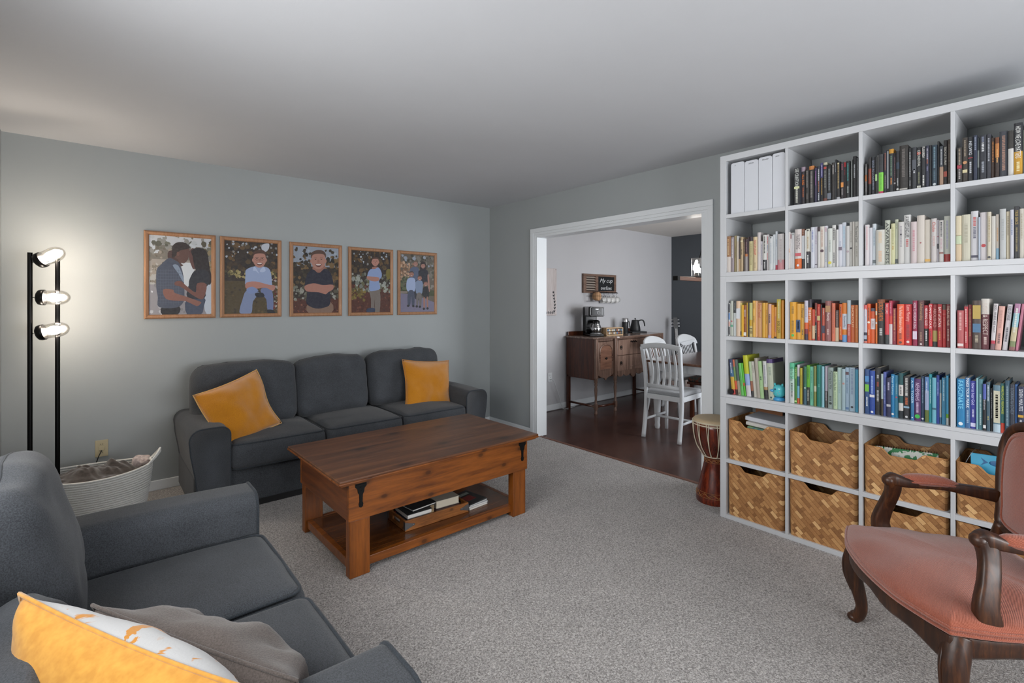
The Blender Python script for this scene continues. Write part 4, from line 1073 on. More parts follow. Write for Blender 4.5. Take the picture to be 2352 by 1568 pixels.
shelfful(2, 2, (1805, 500, 12.544), '''
72 130 410|ccc6c2|off-white~with orange lettering|t d08a50 .45 .55
132 166 450|d0cdcd|white~with dark red head|b 7a3440 .02 .15
168 256 430|cecdce|white~with grey dots|o 9aa09c .02 .07
262 452 330|cfc6c3:.74 cf5f12|cream~with orange foot|=PARENTING@6a6668@.14@.5|b c4525c .6 .68|o dfe0e8 .88 .94
454 543 322|7a4a34:.17 c8ccd0:.75 202024|white~with brown head and black foot|t b08a78 .02 .14
548 584 360|d3d3d0|white|
586 690 320|cfccc0:.57 2a1c26:.63 23252c|cream~with black lower part|t b09a78 .2 .5|t d8d8d8 .66 .84|o 3a3c3c .02 .06
692 714 320|26272c:.06 cfcfca:.58 1c1d20|narrow cream and black|
717 830 270|cacdd6|white~with blue lettering|t 7a86b8 .08 .3|t 9aa4c0 .38 .6
834 912 260|cccad3|white~with pale violet title|t a896b0 .2 .4|b 5a5460 .9 .92
916 982 265|301a22:.11 cbcac8|white~with maroon head|
985 1106 250|cfc8bf|cream~with maroon dot|t b89888 .08 .5|o 4a2c3c .55 .63
1110 1206 235|cfd0d6|white~with pink numerals|t c88a98 .04 .12|t 9aa8b0 .5 .85
1209 1332 305|cbcfc9|pale grey~with yellow spot|o d8c93c .84 .92|t a0a8a0 .3 .6
1335 1442 210|cfcfcb|white~with black title|t 4a4a4c .08 .35|t 6a6a6c .65 .88
1448 1512 340|cfcfce|white~standing low|
1515 1622 190|c9cbd4|white~with tiny picture|b 6a5c6c .53 .61|t 9aa0b8 .4 .5
1624 1736 135|c8ced8|white~with sky blue title|t 9ac0d4 .08 .55
1739 1836 235|cccbca|white~with small emblem|o b0a0a8 .6 .66
1839 1920 125|bfbdb8|light grey~with black dot|t a09c94 .2 .45|o 26262a .56 .62
1922 1980 110|c6c2ba|pale stone|
1986 2098 110|c8c6be|off-white~with black title|=The Awe of God@3a3a3c@.1@.46|t a09c90 .55 .8
''')
shelfful(2, 3, (1970, 440, 6.157), '''
103 161 468|d0cacc|white~with pink title|t d8a8ac .05 .6
162 208 510|c8c8ce|white~shorter|
210 258 455|c6ced4|pale blue~with boxed logo|t 8aa0b0 .1 .5|b 5a6468 .87 .95
260 383 540|c9c8bf|cream~with faded orange lettering|t d8c0a0 .06 .35|t d8b494 .6 .9
386 455 405|b9beb0|sage grey~with bold black title|=AWARENESS@2e2e30@.05@.97
457 470 525|d2ceb8|pale yellow|
472 528 450|c8c79c|pale yellow green~|t a4a070 .1 .5|t b08a30 .55 .62
530 573 392|bfc4ae|pale sage~with dark label|b 3a4448 .88 .98|t 90987c .05 .2
574 653 428|c8c6c2|white~with black dot|t a09ca0 .1 .6|o 26262a .28 .32
655 750 330|cacac8|white~with bold black title|=A WRESTLING LIFE@26262a@.03@.46|t b84848 .5 .65
752 835 425|cbbdbd|pale pink~with rose title|t c48a94 .2 .7
838 946 335|cbc3ba|thick cream~with tiny heart|o a04a4c .56 .59
948 1036 395|cdc5b8|cream~with gold foot mark|b d8a850 .91 .97
1040 1118 380|c9c3c1|white~with red title|=Choke@b4483c@.08@.3|t c8a8a4 .4 .6
1120 1150 400|bcb8be|pale lilac~|b 2a2a30 .56 .68|o a0606c .33 .45
1152 1216 405|ccc8c4|white~with black lettering|t 34343c .04 .38|t c0a0a8 .44 .7|b 8a5a50 .76 .8
1224 1310 345|bfc3b8:.83 9c241c|pale grey~with red foot|t a0a0b8 .1 .7
''')
shelfful(2, 4, (1970, 440, 6.157), '''
1386 1470 342|cfc3a6:.44 bfcaa8:.63 cdb797|cream~with green middle band|s 8a7c5c .43 .44|s 8a7c5c .62 .63
1474 1596 325|c3bfac|thick pale cream|t a8a490 .2 .6
1602 1706 275|c8c7cb|white~with red and black lettering|t b85454 .12 .3|t 5a5a6c .32 .55|b 34344a .89 .94
1708 1730 360|b4c0d0|narrow pale blue|
1733 1830 292|ccc6c8|white~with a red apple|o b42c34 .66 .73
1832 1888 285|cbc3b0|cream~with tan lettering|t a8946c .1 .6|o 34343a .92 .97
1891 1952 345|c6c3bc|off-white~shorter|
1955 2001 320|cec4b8:.75 8ab0c8|white~with blue foot|t d0a070 .3 .6
2007 2098 245|b6b8b8|light grey~with navy edge|t a0a4a4 .2 .6
2102 2152 280|cfc4aa|cream~with small lettering|t 8a8070 .1 .5
2155 2208 255|c4c4cc|white~with violet edge|t 7a88a8 .2 .5
2212 2285 205|24242a|black~with gold title|=TRUE GRACE@b49a58@.08@.35|t 8a7c50 .4 .85
2288 2350 240|c6c0b4|cream~at the picture edge|t a8a08c .1 .6
''')
shelfful(3, 1, (1665, 680, 14.936), '''
125 182 245|c4c4c0|white~with black and blue spine bars|b 3a3e46 .02 .28|b 5c84b8 .3 .5|b c89a90 .56 .7|b 4a4c50 .72 .96
195 284 160|b4b8ac|pale grey green~with red dot|o b83050 .56 .6|b 5aa080 .68 .74
298 388 170|34383a:.34 c9cfce|white~with dark head|t 7a7e7e .05 .25
390 526 165|d8b898:.2 cdc8c4:.5 d0b8a0|cream and peach~|b d4d8dc .22 .5
530 568 225|d8c878|pale yellow~|b 3c3450 .85 .97
570 642 300|dca80a|golden yellow|
645 742 300|8a4a1c|brown~with white lettering|t d8c8c8 .15 .35|t c07a4c .45 .6|b dcdcd8 .86 .97
746 790 220|dcb02c|yellow|
792 834 225|1c1208|black|
838 952 225|c6c880:.5 d0a614:.68 d2c07c|pale yellow~with black stripes at foot|s 2a2018 .75 .77|s 2a2018 .82 .84|b 8a7448 .86 .9
955 1046 150|d8a848|tan gold~with small lettering|t 7a5a24 .08 .2|t 7a5a24 .42 .6
1049 1116 165|d8a478|peach|
1130 1278 225|d09a64|wide salmon tan~with rose title|=EmoTional@a84a44@.03@.43
1282 1386 225|d2a030|mustard gold|
1389 1474 225|dca23a|warm yellow~with faint lettering|t a87828 .2 .6
1486 1592 265|d4a898:.3 c8a090:.58 c89a84|dusty pink~with black lettering|t 3a2420 .3 .55|b b4a0c0 .92 1
1595 1682 300|dc9420|orange|
1686 1776 370|d88e34|orange tan~partly hidden|t b06a6c .3 .8|b 241c18 .95 1
1778 1925 105|c8b83a:.1 cfa93c|yellow~with pale block title|t d8d8a0 .06 .5|=BOB GOFF@5a4a18@.56@.86
1935 2022 140|dc9216|orange~against the divider|
''')
shelfful(3, 2, (1805, 680, 13.067), '''
128 302 175|d89a14|wide mustard~with green dot|o 3cb85c .86 .93|t 8a6a1c .12 .3|t 8a6a1c .5 .8
308 446 225|d2982a|mustard~with blue mountain|b 2c4a72 .45 .8|t 9cb0c8 .5 .7
450 556 230|d6a034|mustard~with dark title|=Financial@3a3024@.13@.38|t 5a4a28 .72 .85
558 664 130|c2bfcc:.56 d05a24:.72 7a1a2c:.85 34243c|white~with orange and maroon foot|t 9a98a8 .15 .4
668 784 95|2b2430:.2 d86a18|orange~with dark head|=SHIFTS@e6dccc@.25@.52|t 7a3a18 .6 .8
786 866 395|c4482c:.53 cfb08c:.95 b84430|red orange~with cream foot|
868 936 200|6a2418:.35 7c2028:.52 28180f|dark red and black~|t d8d0bc .6 .8|t c0a060 .2 .35
939 1043 240|c03424|red~with pale yellow label|b cdb878 .32 .45|t e06048 .08 .25|t e07858 .5 .9
1045 1082 250|3a2228|black~and narrow|
1085 1178 350|c85640|salmon red~with navy label|t d8b0a4 .03 .2|b 34304c .54 .77
1184 1350 140|8a5452|broad mauve brown~with script title|=Family@dccac4@.3@.5|b a87a4c .12 .28|t c8a8a0 .7 .82
1372 1477 210|cc6a4c|salmon|t a85440 .1 .8
1480 1598 415|4a332e:.56 cfb99a|dark brown~with cream foot, lower|t 8a746c .05 .5
1600 1690 235|c8560c:.95 2c1c14|burnt orange~with black lettering|t 2c1c14 .08 .35|t d89a5c .6 .8
1692 1838 200|d87c20:.28 c8d0dc:.68 d8801c:.82 6a9cd0|orange~with white title label, blue foot|=Storyworthy@2c3448@.33@.63
1842 1950 120|b6c4cc:.57 c45448|pale blue grey~with pink foot|t dca49c .6 .85
1952 2066 265|d46a30|orange~with pale block title|=SHORTCUT@ecc89c@.03@.6
2070 2168 265|d27a34|tan orange~by the divider|t e0a060 .1 .6
''')
shelfful(3, 3, (1975, 680, 10.94), '''
98 182 220|cc5a58:.12 b8b4c0:.72 282438:.95 d0786c|pale grey~with navy foot|t dcc8cc .1 .3|b a8b0c0 .8 .9
184 266 190|d45418|orange~with black lettering|t 3a1c10 .1 .42|o e8dcc8 .44 .5|t e0b48c .66 .8
270 388 300|4a4454:.09 cc5420:.3 d8d0d4:.6 d85c1c|orange~with white label|t b09c9c .36 .54
393 436 170|d06a18|narrow orange|b d0c8b0 .2 .3|b d8d0c8 .47 .52
439 628 80|7a3c14:.08 1d1a18|thick black~with orange title|=LORDS of EARTH@c4681c@.06@.48|t c0c0be .65 .82
630 728 165|c62c38:.77 2b3234|red~with dark foot|=WE LEAD@e0b8bc@.03@.27
730 816 110|a82444:.35 c43a2c:.54 c9c0c0|crimson~with white foot|t d0788c .05 .3
819 926 300|8c1a34|crimson~with gold lettering|t c89050 .04 .6|t b06050 .65 .88
938 1108 200|e0552a|wide bright orange~with white title|=The Ruthless Elimination of Hurry@ecd4c4@.05@.7|t 7a3420 .72 .84|o 5a2820 .91 .97
1112 1314 200|c41c24|wide bright red~with pale title|=Liane Moriarty@e4a8a0@.03@.42|t 8a1c24 .5 .85|o e4d4d0 .89 .95
1324 1444 110|8e1240|magenta crimson~with spaced white title|=HOW TO WORSHIP A KING@dccad4@.05@.62|b d4c4d4 .68 .86
1462 1612 105|5c3234|maroon brown~with tan title|=Understanding@b48864@.05@.44|t 9a7460 .7 .88|o d8c8c4 .94 .98
1615 1726 230|c02c38:.57 232a2a|red~with black lower part|=HEARING GOD@ecdcdc@.07@.5|t dcdcdc .63 .86
1728 1822 190|c41c28|red~with big white title|=DANGEROUS@f0e6e4@.03@.58|t 7a1820 .64 .82
1825 1948 205|8a1418:.62 a49450:.88 1f2826|dark red~with olive label|=ABOLISHED@c88a84@.1@.54
1950 2066 200|b01e24|red~with white capitals|=BAIT of SATAN@e8d8d0@.07@.53|t d8843c .63 .82
2074 2162 210|5c4c40:.12 c02a2c|red~with olive head|t d87868 .3 .8|s e0a090 .22 .23
2168 2272 200|7a2428|maroon~with cream title|=TREASURE WAR@d8bca8@.04@.5|t c8a898 .58 .85
''')
shelfful(3, 4, (1970, 650, 6.157), '''
1408 1500 385|b05456|rose red~short|t d8a4a0 .06 .5|b e0d0cc .88 .95
1504 1560 305|2a2020:.04 ac2a34|crimson~with pale lettering|t e0b4b0 .1 .5|t d8a4a0 .62 .85
1562 1620 305|7a1c20|dark red|t b07848 .1 .7
1622 1746 245|46362f|brown~with yellow strip and small painting|b b49840 .1 .38|b 3a6a90 .48 .66|t b4a890 .72 .85
1748 1862 220|cdc8c0:.31 5a1824|cream and maroon~with large title|=LOVE & RESPECT@c8b8b0@.1@.72|t c8b0a8 .76 .9
1924 1986 290 1868 1940|ccc6c8:.8 b82c44:.87 7a5a60|white leaning~with black title, red foot|=GOD, WHERE ARE YOU?!@34343c@.03@.62
1998 2086 325 1938 2030|d4a498|pink leaning|t b4847c .1 .5|t 6a4a4c .62 .85
2122 2198 300 2042 2118|cdc8cc|white leaning~with navy shapes|=KIND OF SHINES@3c3c4c@.04@.35|t 44444c .5 .8
2224 2310 290 2132 2222|a87898:.2 8ab4c0:.5 c0b490:.8 7a8458:.92 8a5a58|pastel rainbow leaning|t e0e0d8 .1 .6
2322 2362 290 2226 2266|b46a80|mauve pink leaning|
''')
shelfful(4, 1, (1650, 800, 6.72), '''
160 212 165 212 262|1e2c54:.3 2c5c84:.5 c8a02c:.85 b8342c|blue and yellow leaning|t c0ccd8 .1 .4|o e8e0d8 .93 .97
213 244 170 268 300|b85c3c:.2 6a8a4c:.6 c84a20:.85 3a2418|orange and green leaning|
246 292 170 308 352|4c5c58:.6 a49c84|grey green leaning|o 3a3430 .93 .96
305 348 225 352 396|62b45c|mint green leaning~|t 3c8a44 .3 .7
350 378 225 400 434|5cc42c|bright green leaning~|b c85c34 .6 .7
375 444 105 444 500|b8bc10:.45 90a8d4:.73 cbc8cc|lime, blue and white leaning|
466 502 200 508 546|a4b894:.55 90583c:.83 26262a|pale green leaning~with brown and black foot|
503 550 200 552 598|c9c6ba|off-white leaning|t 9a9a8c .1 .3
552 600 150 600 642|a49c90|taller beige leaning|
608 668 195 652 708|a4c890|pale green leaning~with small marks|t 4a6a48 .4 .5
680 736 195 712 766|c6c8c4:.68 a88a5c:.76 26282a|white leaning~with black foot|t 8a8a9c .1 .6
740 830 165 778 862|4a3470:.1 b8c0ac|sage~with purple head, cover showing|t 90a090 .2 .4|o 2c5c5c .92 .97
''')
shelfful(4, 2, (1805, 820, 12.06), '''
110 232 160|50b488:.15 88c8a8:.4 b4ccc0:.7 c8ccc8|mint to white~with black script title|=Faith For Exiles@34504c@.11@.45|t 4a5854 .5 .85
240 308 270|3c7c28|leaf green~with pale lettering|=A.W. TOZER@b4cc84@.05@.32|b c0e090 .92 .96
313 382 210|cccad0:.3 2c6484:.55 78bcd8:.86 d86038|white and blue~with orange foot|
388 458 300|b0a024|mustard green~with dark lettering|t 6a6424 .2 .55
462 490 310|1c1c14|narrow black|
493 572 255|2c6c54:.6 385c6c|dark green~with white spot|t 184838 .05 .45|o d0d8d4 .54 .58
575 662 225|58a420:.55 1c2418|lime green~with black lower part|t 34681c .05 .35|t c0c4b8 .62 .9
666 768 260|6cbc9c|mint~with faint lettering|t 4a9480 .1 .4|t 4a9480 .65 .85
772 842 240|747c3c:.5 b8b898:.64 78803c|olive~with cream label|
858 988 220|04786c|wide teal|t 4ca894 .46 .52
990 1062 255|86b8c4|light blue|
1084 1152 250|a49ca8:.6 4c4844|lilac grey~with dark lower part|t b8b0bc .62 .8
1168 1312 285|8c9c98|wide sage grey~with dark title|=Practicing the Way@283430@.08@.53|t 34403c .7 .8|o 20302c .85 .91
1315 1428 400|b4c8a4|pale green~with handwritten title|=Come As You Are@34483c@.03@.5|t 98b090 .55 .9
1430 1548 290|a8c0bc|pale aqua|t 90acac .3 .6
1550 1648 325|a0b8c0|powder blue~with faint red spot|o b88a80 .33 .38
1652 1750 285|9cb4c8|pale blue~with a small drawing|b 5a3c44 .1 .17|t 6a88a0 .25 .6|b 5c80a8 .92 .97
1756 1918 285|a8c0d0|wide pale blue|t 8498b4 .04 .6|o 34343c .88 .93
1922 2004 305|1c3460:.03 3c94b4|sky blue~with navy edge|
''')
shelfful(4, 3, (1970, 820, 6.157), '''
100 164 170|1c4478|blue~with green and sky marks|b 3c80b8 .15 .28|b 6cb42c .34 .5|t c8d0d8 .62 .82
167 244 190|1c4498|royal blue~with white band|t 8ca8dc .12 .5|b d8d8dc .55 .61|o e0e4ec .92 .97
247 326 150|1c1e22|black~with red and white lettering|t a8a8a8 .15 .22|t a04030 .3 .4|t b8b8b8 .48 .7
329 361 235|a0b0b0:.6 3c3428|narrow pale blue to brown|
363 404 210|4c5ca4|periwinkle blue|t 8490cc .3 .7
406 470 290|20244c|indigo~with white lettering|t b4b4cc .12 .3|b b8b8c0 .68 .74
472 520 240|0c78ac|bright blue~with pale title|=Peter Horrox@b4d8e4@.05@.48|o e0e0e0 .9 .95
523 576 255|3080a0|teal blue|o b84860 .5 .54|t 78acc0 .2 .45
579 642 225|0a4c50:.26 d0ccc8:.5 0a5054:.66 cfccc8:.83 101c24|dark teal~with two white stickers|t 5c5c60 .3 .45
646 738 270|26272b|charcoal~with white and orange title|t d0d0cc .04 .45|t c8602c .5 .66|b 8cb0c8 .7 .74|o d0d0d0 .92 .97
748 798 290|2870a0|blue~with spaced white name|=A.W. TOZER@c4dcec@.06@.6|o e0e4e8 .92 .95
800 892 305|4c205c|purple~with white title and green dot|=NEHEMIAHS@c8b4d0@.1@.52|t c0a8c8 .56 .82|o 30b444 .84 .95
895 946 270|1c3c5c|navy|t 6c8ca4 .05 .6|o e0e0e0 .92 .96
948 1005 280|5880b4:.3 98a4c4:.73 5c6c2c|pale blue~with olive foot|t b8c4dc .1 .35
1008 1050 240|1494a0|turquoise~with small lettering|t a8dce0 .1 .6
1052 1112 290|6cb4c8|light aqua~|b 245c70 .66 .7
1114 1156 255|1c3890|royal blue and narrow|t 9cace0 .15 .4
1158 1184 320|78a4b8:.3 cccac4:.85 5080a4|narrow pale~with blue ends|
1188 1246 290|3c88ac|steel blue~with white lettering|t a8ccdc .05 .5
1250 1286 260|48a8d4:.78 78b828:.86 c8d0d0|sky blue~with green foot|
1288 1304 290|342c28|narrow dark|
''')
shelfful(4, 4, (1970, 820, 6.157), '''
1400 1516 305|0878ac|wide azure~with tall thin title|=FASCINATE@7cc8e4@.04@.62|o e4ecf0 .89 .96
1519 1592 290|386898|steel blue~with bold white title|=MAKE YOUR MARK@e8ecf0@.01@.6|t a0b8d0 .65 .9
1594 1672 335|34389c|indigo~with rounded white title|=how to hear God@c4c4ec@.05@.5|t d0d0ec .6 .75|b d0d0ec .88 .96
1675 1702 295|88b8c0|narrow pale aqua|
1705 1768 310|487c88|grey teal~with white lettering|t b4ccd0 .3 .9
1771 1816 380|4c5cac:.33 16161c|periwinkle and black~|=believe@b4b4c0@.34@.55|b e0e0e0 .88 .95
1819 1872 350|3c5868|slate blue~with white lettering|t c4d0d8 .07 .4|t b4a860 .7 .78
1875 1912 440|14161c|narrow black|t 9ca0a4 .1 .7
1916 2020 395|5c7c8c:.83 b0c4d0|grey blue~with tall cream label|b c8c4ac .12 .8|t 98907c .2 .7
2022 2080 370|1c6468:.8 c83c24|green teal~with yellow title, red foot|=MARKETPLACE MISSIONARIES@c8cc3c@.05@.62
2083 2146 330|20485c|dark teal~with pale lettering|t 8ca8b4 .1 .85
2149 2220 385|242c3c|dark slate~with grey title|=LOOKING for LOVELY@6c7c8c@.08@.6|b c8ccd0 .9 .93
2223 2260 385|30609c|narrow blue|
2263 2352 415|101c40|navy~with white title and gold cross|=SEVEN MINUTES@d0d4dc@.05@.5|b c89828 .58 .63|t c8ccd4 .68 .85
''')
# white magazine files
for k, (x0, x1, yt) in enumerate(((145, 303, 215), (305, 463, 190), (465, 623, 148), (625, 776, 104))):
    xs = BXF+.012; ox, oy, s = 1650, 330, 5.057
    yl, z1 = at_x(ox+x0/s, oy+yt/s, xs); yr = at_x(ox+x1/s, oy+yt/s, xs)[0]; _, z1 = at_x(ox+(x0+x1)/2/s, oy+yt/s, xs)
    zb = ROWS[1][0]+.0005; h = min(z1-zb, ROWS[1][1]-zb-.004); wd = yl-yr-.001
    m = MB(); pr = []
    for a, b in ((-wd/2, h), (wd/2, h)):
        for q in range(6):
            an = R(180-q*18) if a < 0 else R(90-q*18); r_ = .014
            pr.append((a+(r_ if a < 0 else -r_)+r_*math.cos(an), h-r_+r_*math.sin(an)))
    pr = [(-wd/2, 0)]+pr+[(wd/2, 0)]
    Mm = Matrix(((0, 0, 1, 0), (1, 0, 0, 0), (0, 1, 0, 0), (0, 0, 0, 1)))
    m.prism(pr, 0, .24, Mm)
    o = m.build('magazine_file', paint('white_card', 'c4c7cd', .5, .01, bump=0), None, .0015); o.location = (xs, (yl+yr)/2, zb)
    tag(o, '%s white magazine file from the left in the first compartment of the top shelf' % ORD[k], 'magazine file', 'white magazine files on the top shelf')
    g = MB(); rnd = random.Random(k); y = .016; 
    for q in range([1, 6, 7, 4][k]):
        hh = rnd.uniform(.005, .009); g.sweep([(-.0006, y, h-.022), (-.0006, y-.002, h-.022+hh), (-.0006, y-.0045, h-.022+hh*.4)], .0006, 4); y -= .0052
    g.build('handwritten_name', inkm('26262a'), o)

# ------------------------------------------------------------------ WOVEN BASKETS
def weave_mat():
    t = NT('woven_bamboo'); tc = t.n('ShaderNodeTexCoord'); sp = t.n('ShaderNodeSeparateXYZ'); t.l(tc.outputs['Object'], sp.inputs[0])
    u = t.math('ADD', sp.outputs[0], sp.outputs[1]); z = sp.outputs[2]
    W = .0215
    a = t.math('DIVIDE', t.math('SUBTRACT', u, z), W*1.4142); b = t.math('DIVIDE', t.math('ADD', u, z), W*1.4142)
    j = t.math('FLOOR', a); i = t.math('FLOOR', b)
    fa = t.math('FRACT', a); fb = t.math('FRACT', b)
    # three-over-one stepping: strips run one way, broken where they dive under the others
    s1 = t.math('DIVIDE', t.math('ADD', b, j), 3.0); idx = t.math('FLOOR', s1); ph = t.math('FRACT', s1)
    over = t.math('LESS_THAN', ph, .68)
    cx = t.n('ShaderNodeCombineXYZ'); t.l(j, cx.inputs[0]); t.l(idx, cx.inputs[1])
    w1 = t.n('ShaderNodeTexWhiteNoise', noise_dimensions='2D'); t.l(cx.outputs[0], w1.inputs[0])
    cy = t.n('ShaderNodeCombineXYZ'); t.l(i, cy.inputs[0]); t.l(t.math('FLOOR', t.math('DIVIDE', t.math('ADD', a, i), 3.0)), cy.inputs[1])
    w2 = t.n('ShaderNodeTexWhiteNoise', noise_dimensions='3D'); t.l(cy.outputs[0], w2.inputs[0])
    val = t.math('ADD', t.math('MULTIPLY', over, w1.outputs[0]), t.math('MULTIPLY', t.math('SUBTRACT', 1, over), t.math('MULTIPLY', w2.outputs[0], .8)))
    c = t.ramp(val, [(0, hexc('7c5230')), (.4, hexc('a27246')), (.75, hexc('b98a58')), (1, hexc('deb47e'))])
    ed = t.math('MINIMUM', t.math('MINIMUM', fa, t.math('SUBTRACT', 1, fa)), .12)
    f = t.noise(t.coord((1, 1, 1)), 180, 2)
    c = t.mix(.18, c, t.ramp(f, [(.3, hexc('7a4c26')), (.7, hexc('cfa066'))]))
    c2 = t.mix(t.math('GREATER_THAN', .05, ed), c, hexc('7a4e28')); t.base(c2)
    t.bump(t.math('ADD', ed, t.math('MULTIPLY', over, .05)), .5, .003); return t.set(.5, 0, .4)
weave = weave_mat()
rimm = wood('bamboo_rim', '8a5a2e', 'a97540', 'c08c55', 'Y', .5, 2)
def woven_basket(label, r, c, h, dx=0):
    y0, y1 = COLS[c-1]; yc = (y0+y1)/2; wd = .334; dp = .33; zb = ROWS[r][0]+.0005
    t = thing('woven_basket', label, 'basket', (BXF+.010+dx, yc+.004, zb), 0, 'woven bamboo baskets in the bookcase')
    hw = wd/2; rr = .022
    # perimeter, starting front left
    per = []
    def arc(cx, cy, a0): 
        for q in range(6): an = R(a0+q*18); per.append((cx+rr*math.cos(an), cy+rr*math.sin(an)))
    for k in range(33): per.append((0, hw-rr-(wd-2*rr)*k/32))
    arc(rr, -hw+rr, 180)
    for k in range(1, 12): per.append((rr+(dp-2*rr)*k/12, -hw))
    arc(dp-rr, -hw+rr, 270)
    for k in range(33): per.append((dp, -hw+rr+(wd-2*rr)*k/32))
    arc(dp-rr, hw-rr, 0)
    for k in range(1, 12): per.append((dp-rr-(dp-2*rr)*k/12, hw))
    arc(rr, hw-rr, 90)
    def top(x, y):
        s = (hw-y)/wd
        if x < .01 or x > dp-.01:
            def ss(a, b, v): v = max(0, min(1, (v-a)/(b-a))); return v*v*(3-2*v)
            return h-.033*ss(.22, .34, s)*(1-ss(.63, .75, s))
        return h
    n = len(per); lv = 10; vs = []; fs = []
    for q in range(lv+1):
        for x, y in per:
            tz = top(x, y); k = q/lv; sh = 1-.02*(1-k)
            vs.append((dp/2+(x-dp/2)*sh, y*sh, tz*k))
    for q in range(lv):
        for i in range(n): fs.append((q*n+i, q*n+(i+1) % n, (q+1)*n+(i+1) % n, (q+1)*n+i))
    fs.append(tuple(reversed(range(n))))
    MB().add(vs, fs, sm=False).build('woven_wall', weave, t, solid=.005)
    MB().sweep([(x, y, top(x, y)) for x, y in per], (.003, .002), 6, closed=True).build('rim', rimm, t)
    return t
CN = ['left end', 'second from left', 'third from left', 'behind the armchair back']
for c in range(1, 5):
    woven_basket('woven bamboo basket on the upper basket shelf, '+['at the left end, holding white books', 'second from left, empty looking', 'third from left, holding a spiral notebook', 'with a blue picture book, behind the armchair'][c-1], 5, c, .247, .006)
for c in range(1, 5):
    woven_basket('tall woven bamboo basket on the lowest shelf, '+['left end', 'second from left', 'third, behind the armchair seat', 'fourth, mostly hidden by the armchair back'][c-1], 6, c, .322, .004)
# things in the baskets
zb = ROWS[5][0]+.003
yc = sum(COLS[0])/2
def slab(name, label, cat_, x0, x1, y0, y1, z0, z1, m, rot=0, grp=None, bev=.004):
    cx, cy, cz = (x0+x1)/2, (y0+y1)/2, (z0+z1)/2
    o = MB().box(x0-cx, x1-cx, y0-cy, y1-cy, z0-cz, z1-cz).build(name, m, None, bev); o.location = (cx, cy, cz); o.rotation_euler = (R(rot), 0, 0)
    return tag(o, label, cat_, grp)
wc = paint('white_card', 'd3d6dc', .5); 
slab('album', 'thick white album lying on top in the leftmost basket', 'book', BXF+.10, BXF+.33, yc-.15, yc+.10, zb+.235, zb+.262, wc, 3)
slab('binder', 'white ring binder under the album in the leftmost basket', 'binder', BXF+.075, BXF+.32, yc-.152, yc+.085, zb+.212, zb+.233, paint('offwhite_card', 'c9c6c0', .6), 3)
slab('notebook', 'blue and green notebook low in the leftmost basket', 'notebook', BXF+.06, BXF+.32, yc-.13, yc+.07, zb+.19, zb+.208, fabric('speckled_cover', '3c5c8c', '8cb46c', 40, .6, 0, 0), 3)
slab('folder', 'brown card folder standing at the back of the leftmost basket', 'folder', BXF+.30, BXF+.308, yc-.05, yc+.12, zb+.02, zb+.285, paint('brown_card', '8a5c3c', .7))
yc = sum(COLS[2])/2
t = NT('green_leaf_print'); v = t.coord(); f = t.noise(v, 34, 2, .5, .4)
t.base(t.ramp(f, [(.49, hexc('d4d8d0')), (.51, hexc('2c7c48'))])); leafm = t.set(.6)
o = MB().box(-.004, .004, -.13, .13, -.10, .10).build('notebook', leafm, None, .002); o.location = (BXF+.10, yc+.01, zb+.135); o.rotation_euler = (R(-3.5), R(10), 0)
tag(o, 'spiral notebook with green leaf cover in the third basket from left', 'notebook')
m = MB()
for i in range(24): m.sweep([(.006*math.cos(a), -.124+i*.0108, .101+.006*math.sin(a)) for a in [k*math.pi/4 for k in range(8)]], .0009, 4, closed=True, up=(0, 1, 0))
m.build('spiral_binding', iron, o)
yc = sum(COLS[3])/2
o = MB().box(-.006, .006, -.12, .12, -.12, .12).build('picture_book', paint('sky_blue_cover', '3c9cc0', .4, .05), None, .002); o.location = (BXF+.085, yc+.005, zb+.165); o.rotation_euler = (R(-2), R(7), 0)
tag(o, 'light blue picture book with a whale in the basket behind the armchair', 'book')
m = MB(); m.ball((-.0066, .03, .085), .028, 10, sq=(.02, 1, .45)); m.add([(-.0068, .06, .085), (-.0068, .085, .105), (-.0068, .075, .085), (-.0068, .085, .07)], [(0, 1, 2, 3)])
m.build('whale_print', paint('whale_blue', '1f5c8c', .4), o)
m = MB()
for k in range(3): m.box(-.0069, -.0064, -.10, -.04, .10-k*.016, .106-k*.016)
m.build('printed_lines', paint('print_pale', 'c8b8c8', .4), o)
m = MB(); m.box(-.0069, -.0064, -.11, .01, .035, .05); m.build('green_strip', paint('print_green', '7cb83c', .5), o)
m = MB().sweep(cat([(BXF+.03, yc+.14, zb+.24), (BXF+.05, yc+.115, zb+.30), (BXF+.16, yc+.10, zb+.305), (BXF+.3, yc+.12, zb+.25)], 6), .0012, 5).build('wire_handle', steel)
tag(m, 'thin wire handle sticking up beside the blue picture book', 'wire')

# ------------------------------------------------------------------ ORNAMENTS ON THE GREEN SHELF
zb = ROWS[4][0]+.0005
y_, _ = at_x(1650+935/6.72, 900, BXF+.045)
t = thing('bird_figurine', 'small turquoise bird figurine standing before the leaning green books', 'figurine', (BXF+.05, y_, zb))
tq = paint('turquoise_glaze', '4cb8c0', .3, .03, coat=.5); tb = paint('blue_glaze', '3c94c8', .3, .03, coat=.5)
m = MB(); v, f = rbox(.031, .032, .038, .026, lambda p, q: (p[0], p[1], p[2]+.056)); m.add(v, f, sm=True)
m.build('body', tq, t, sub=1)
MB().lathe([(.03, 0), (.034, .004), (.032, .012), (.024, .02)], 24).build('base', tb, t)
m = MB(); m.lathe([(.009, 0), (.008, .010), (.001, .018)], 12, Matrix.Translation((-.018, .028, .056)) @ Matrix.Rotation(R(-80), 4, 'X') @ Matrix.Rotation(R(-25), 4, 'Y'))
m.build('beak', tb, t)
MB().ball((-.0285, .012, .068), .0055, 8).build('eye', paint('eye_blue', '1c3a6c', .3), t)
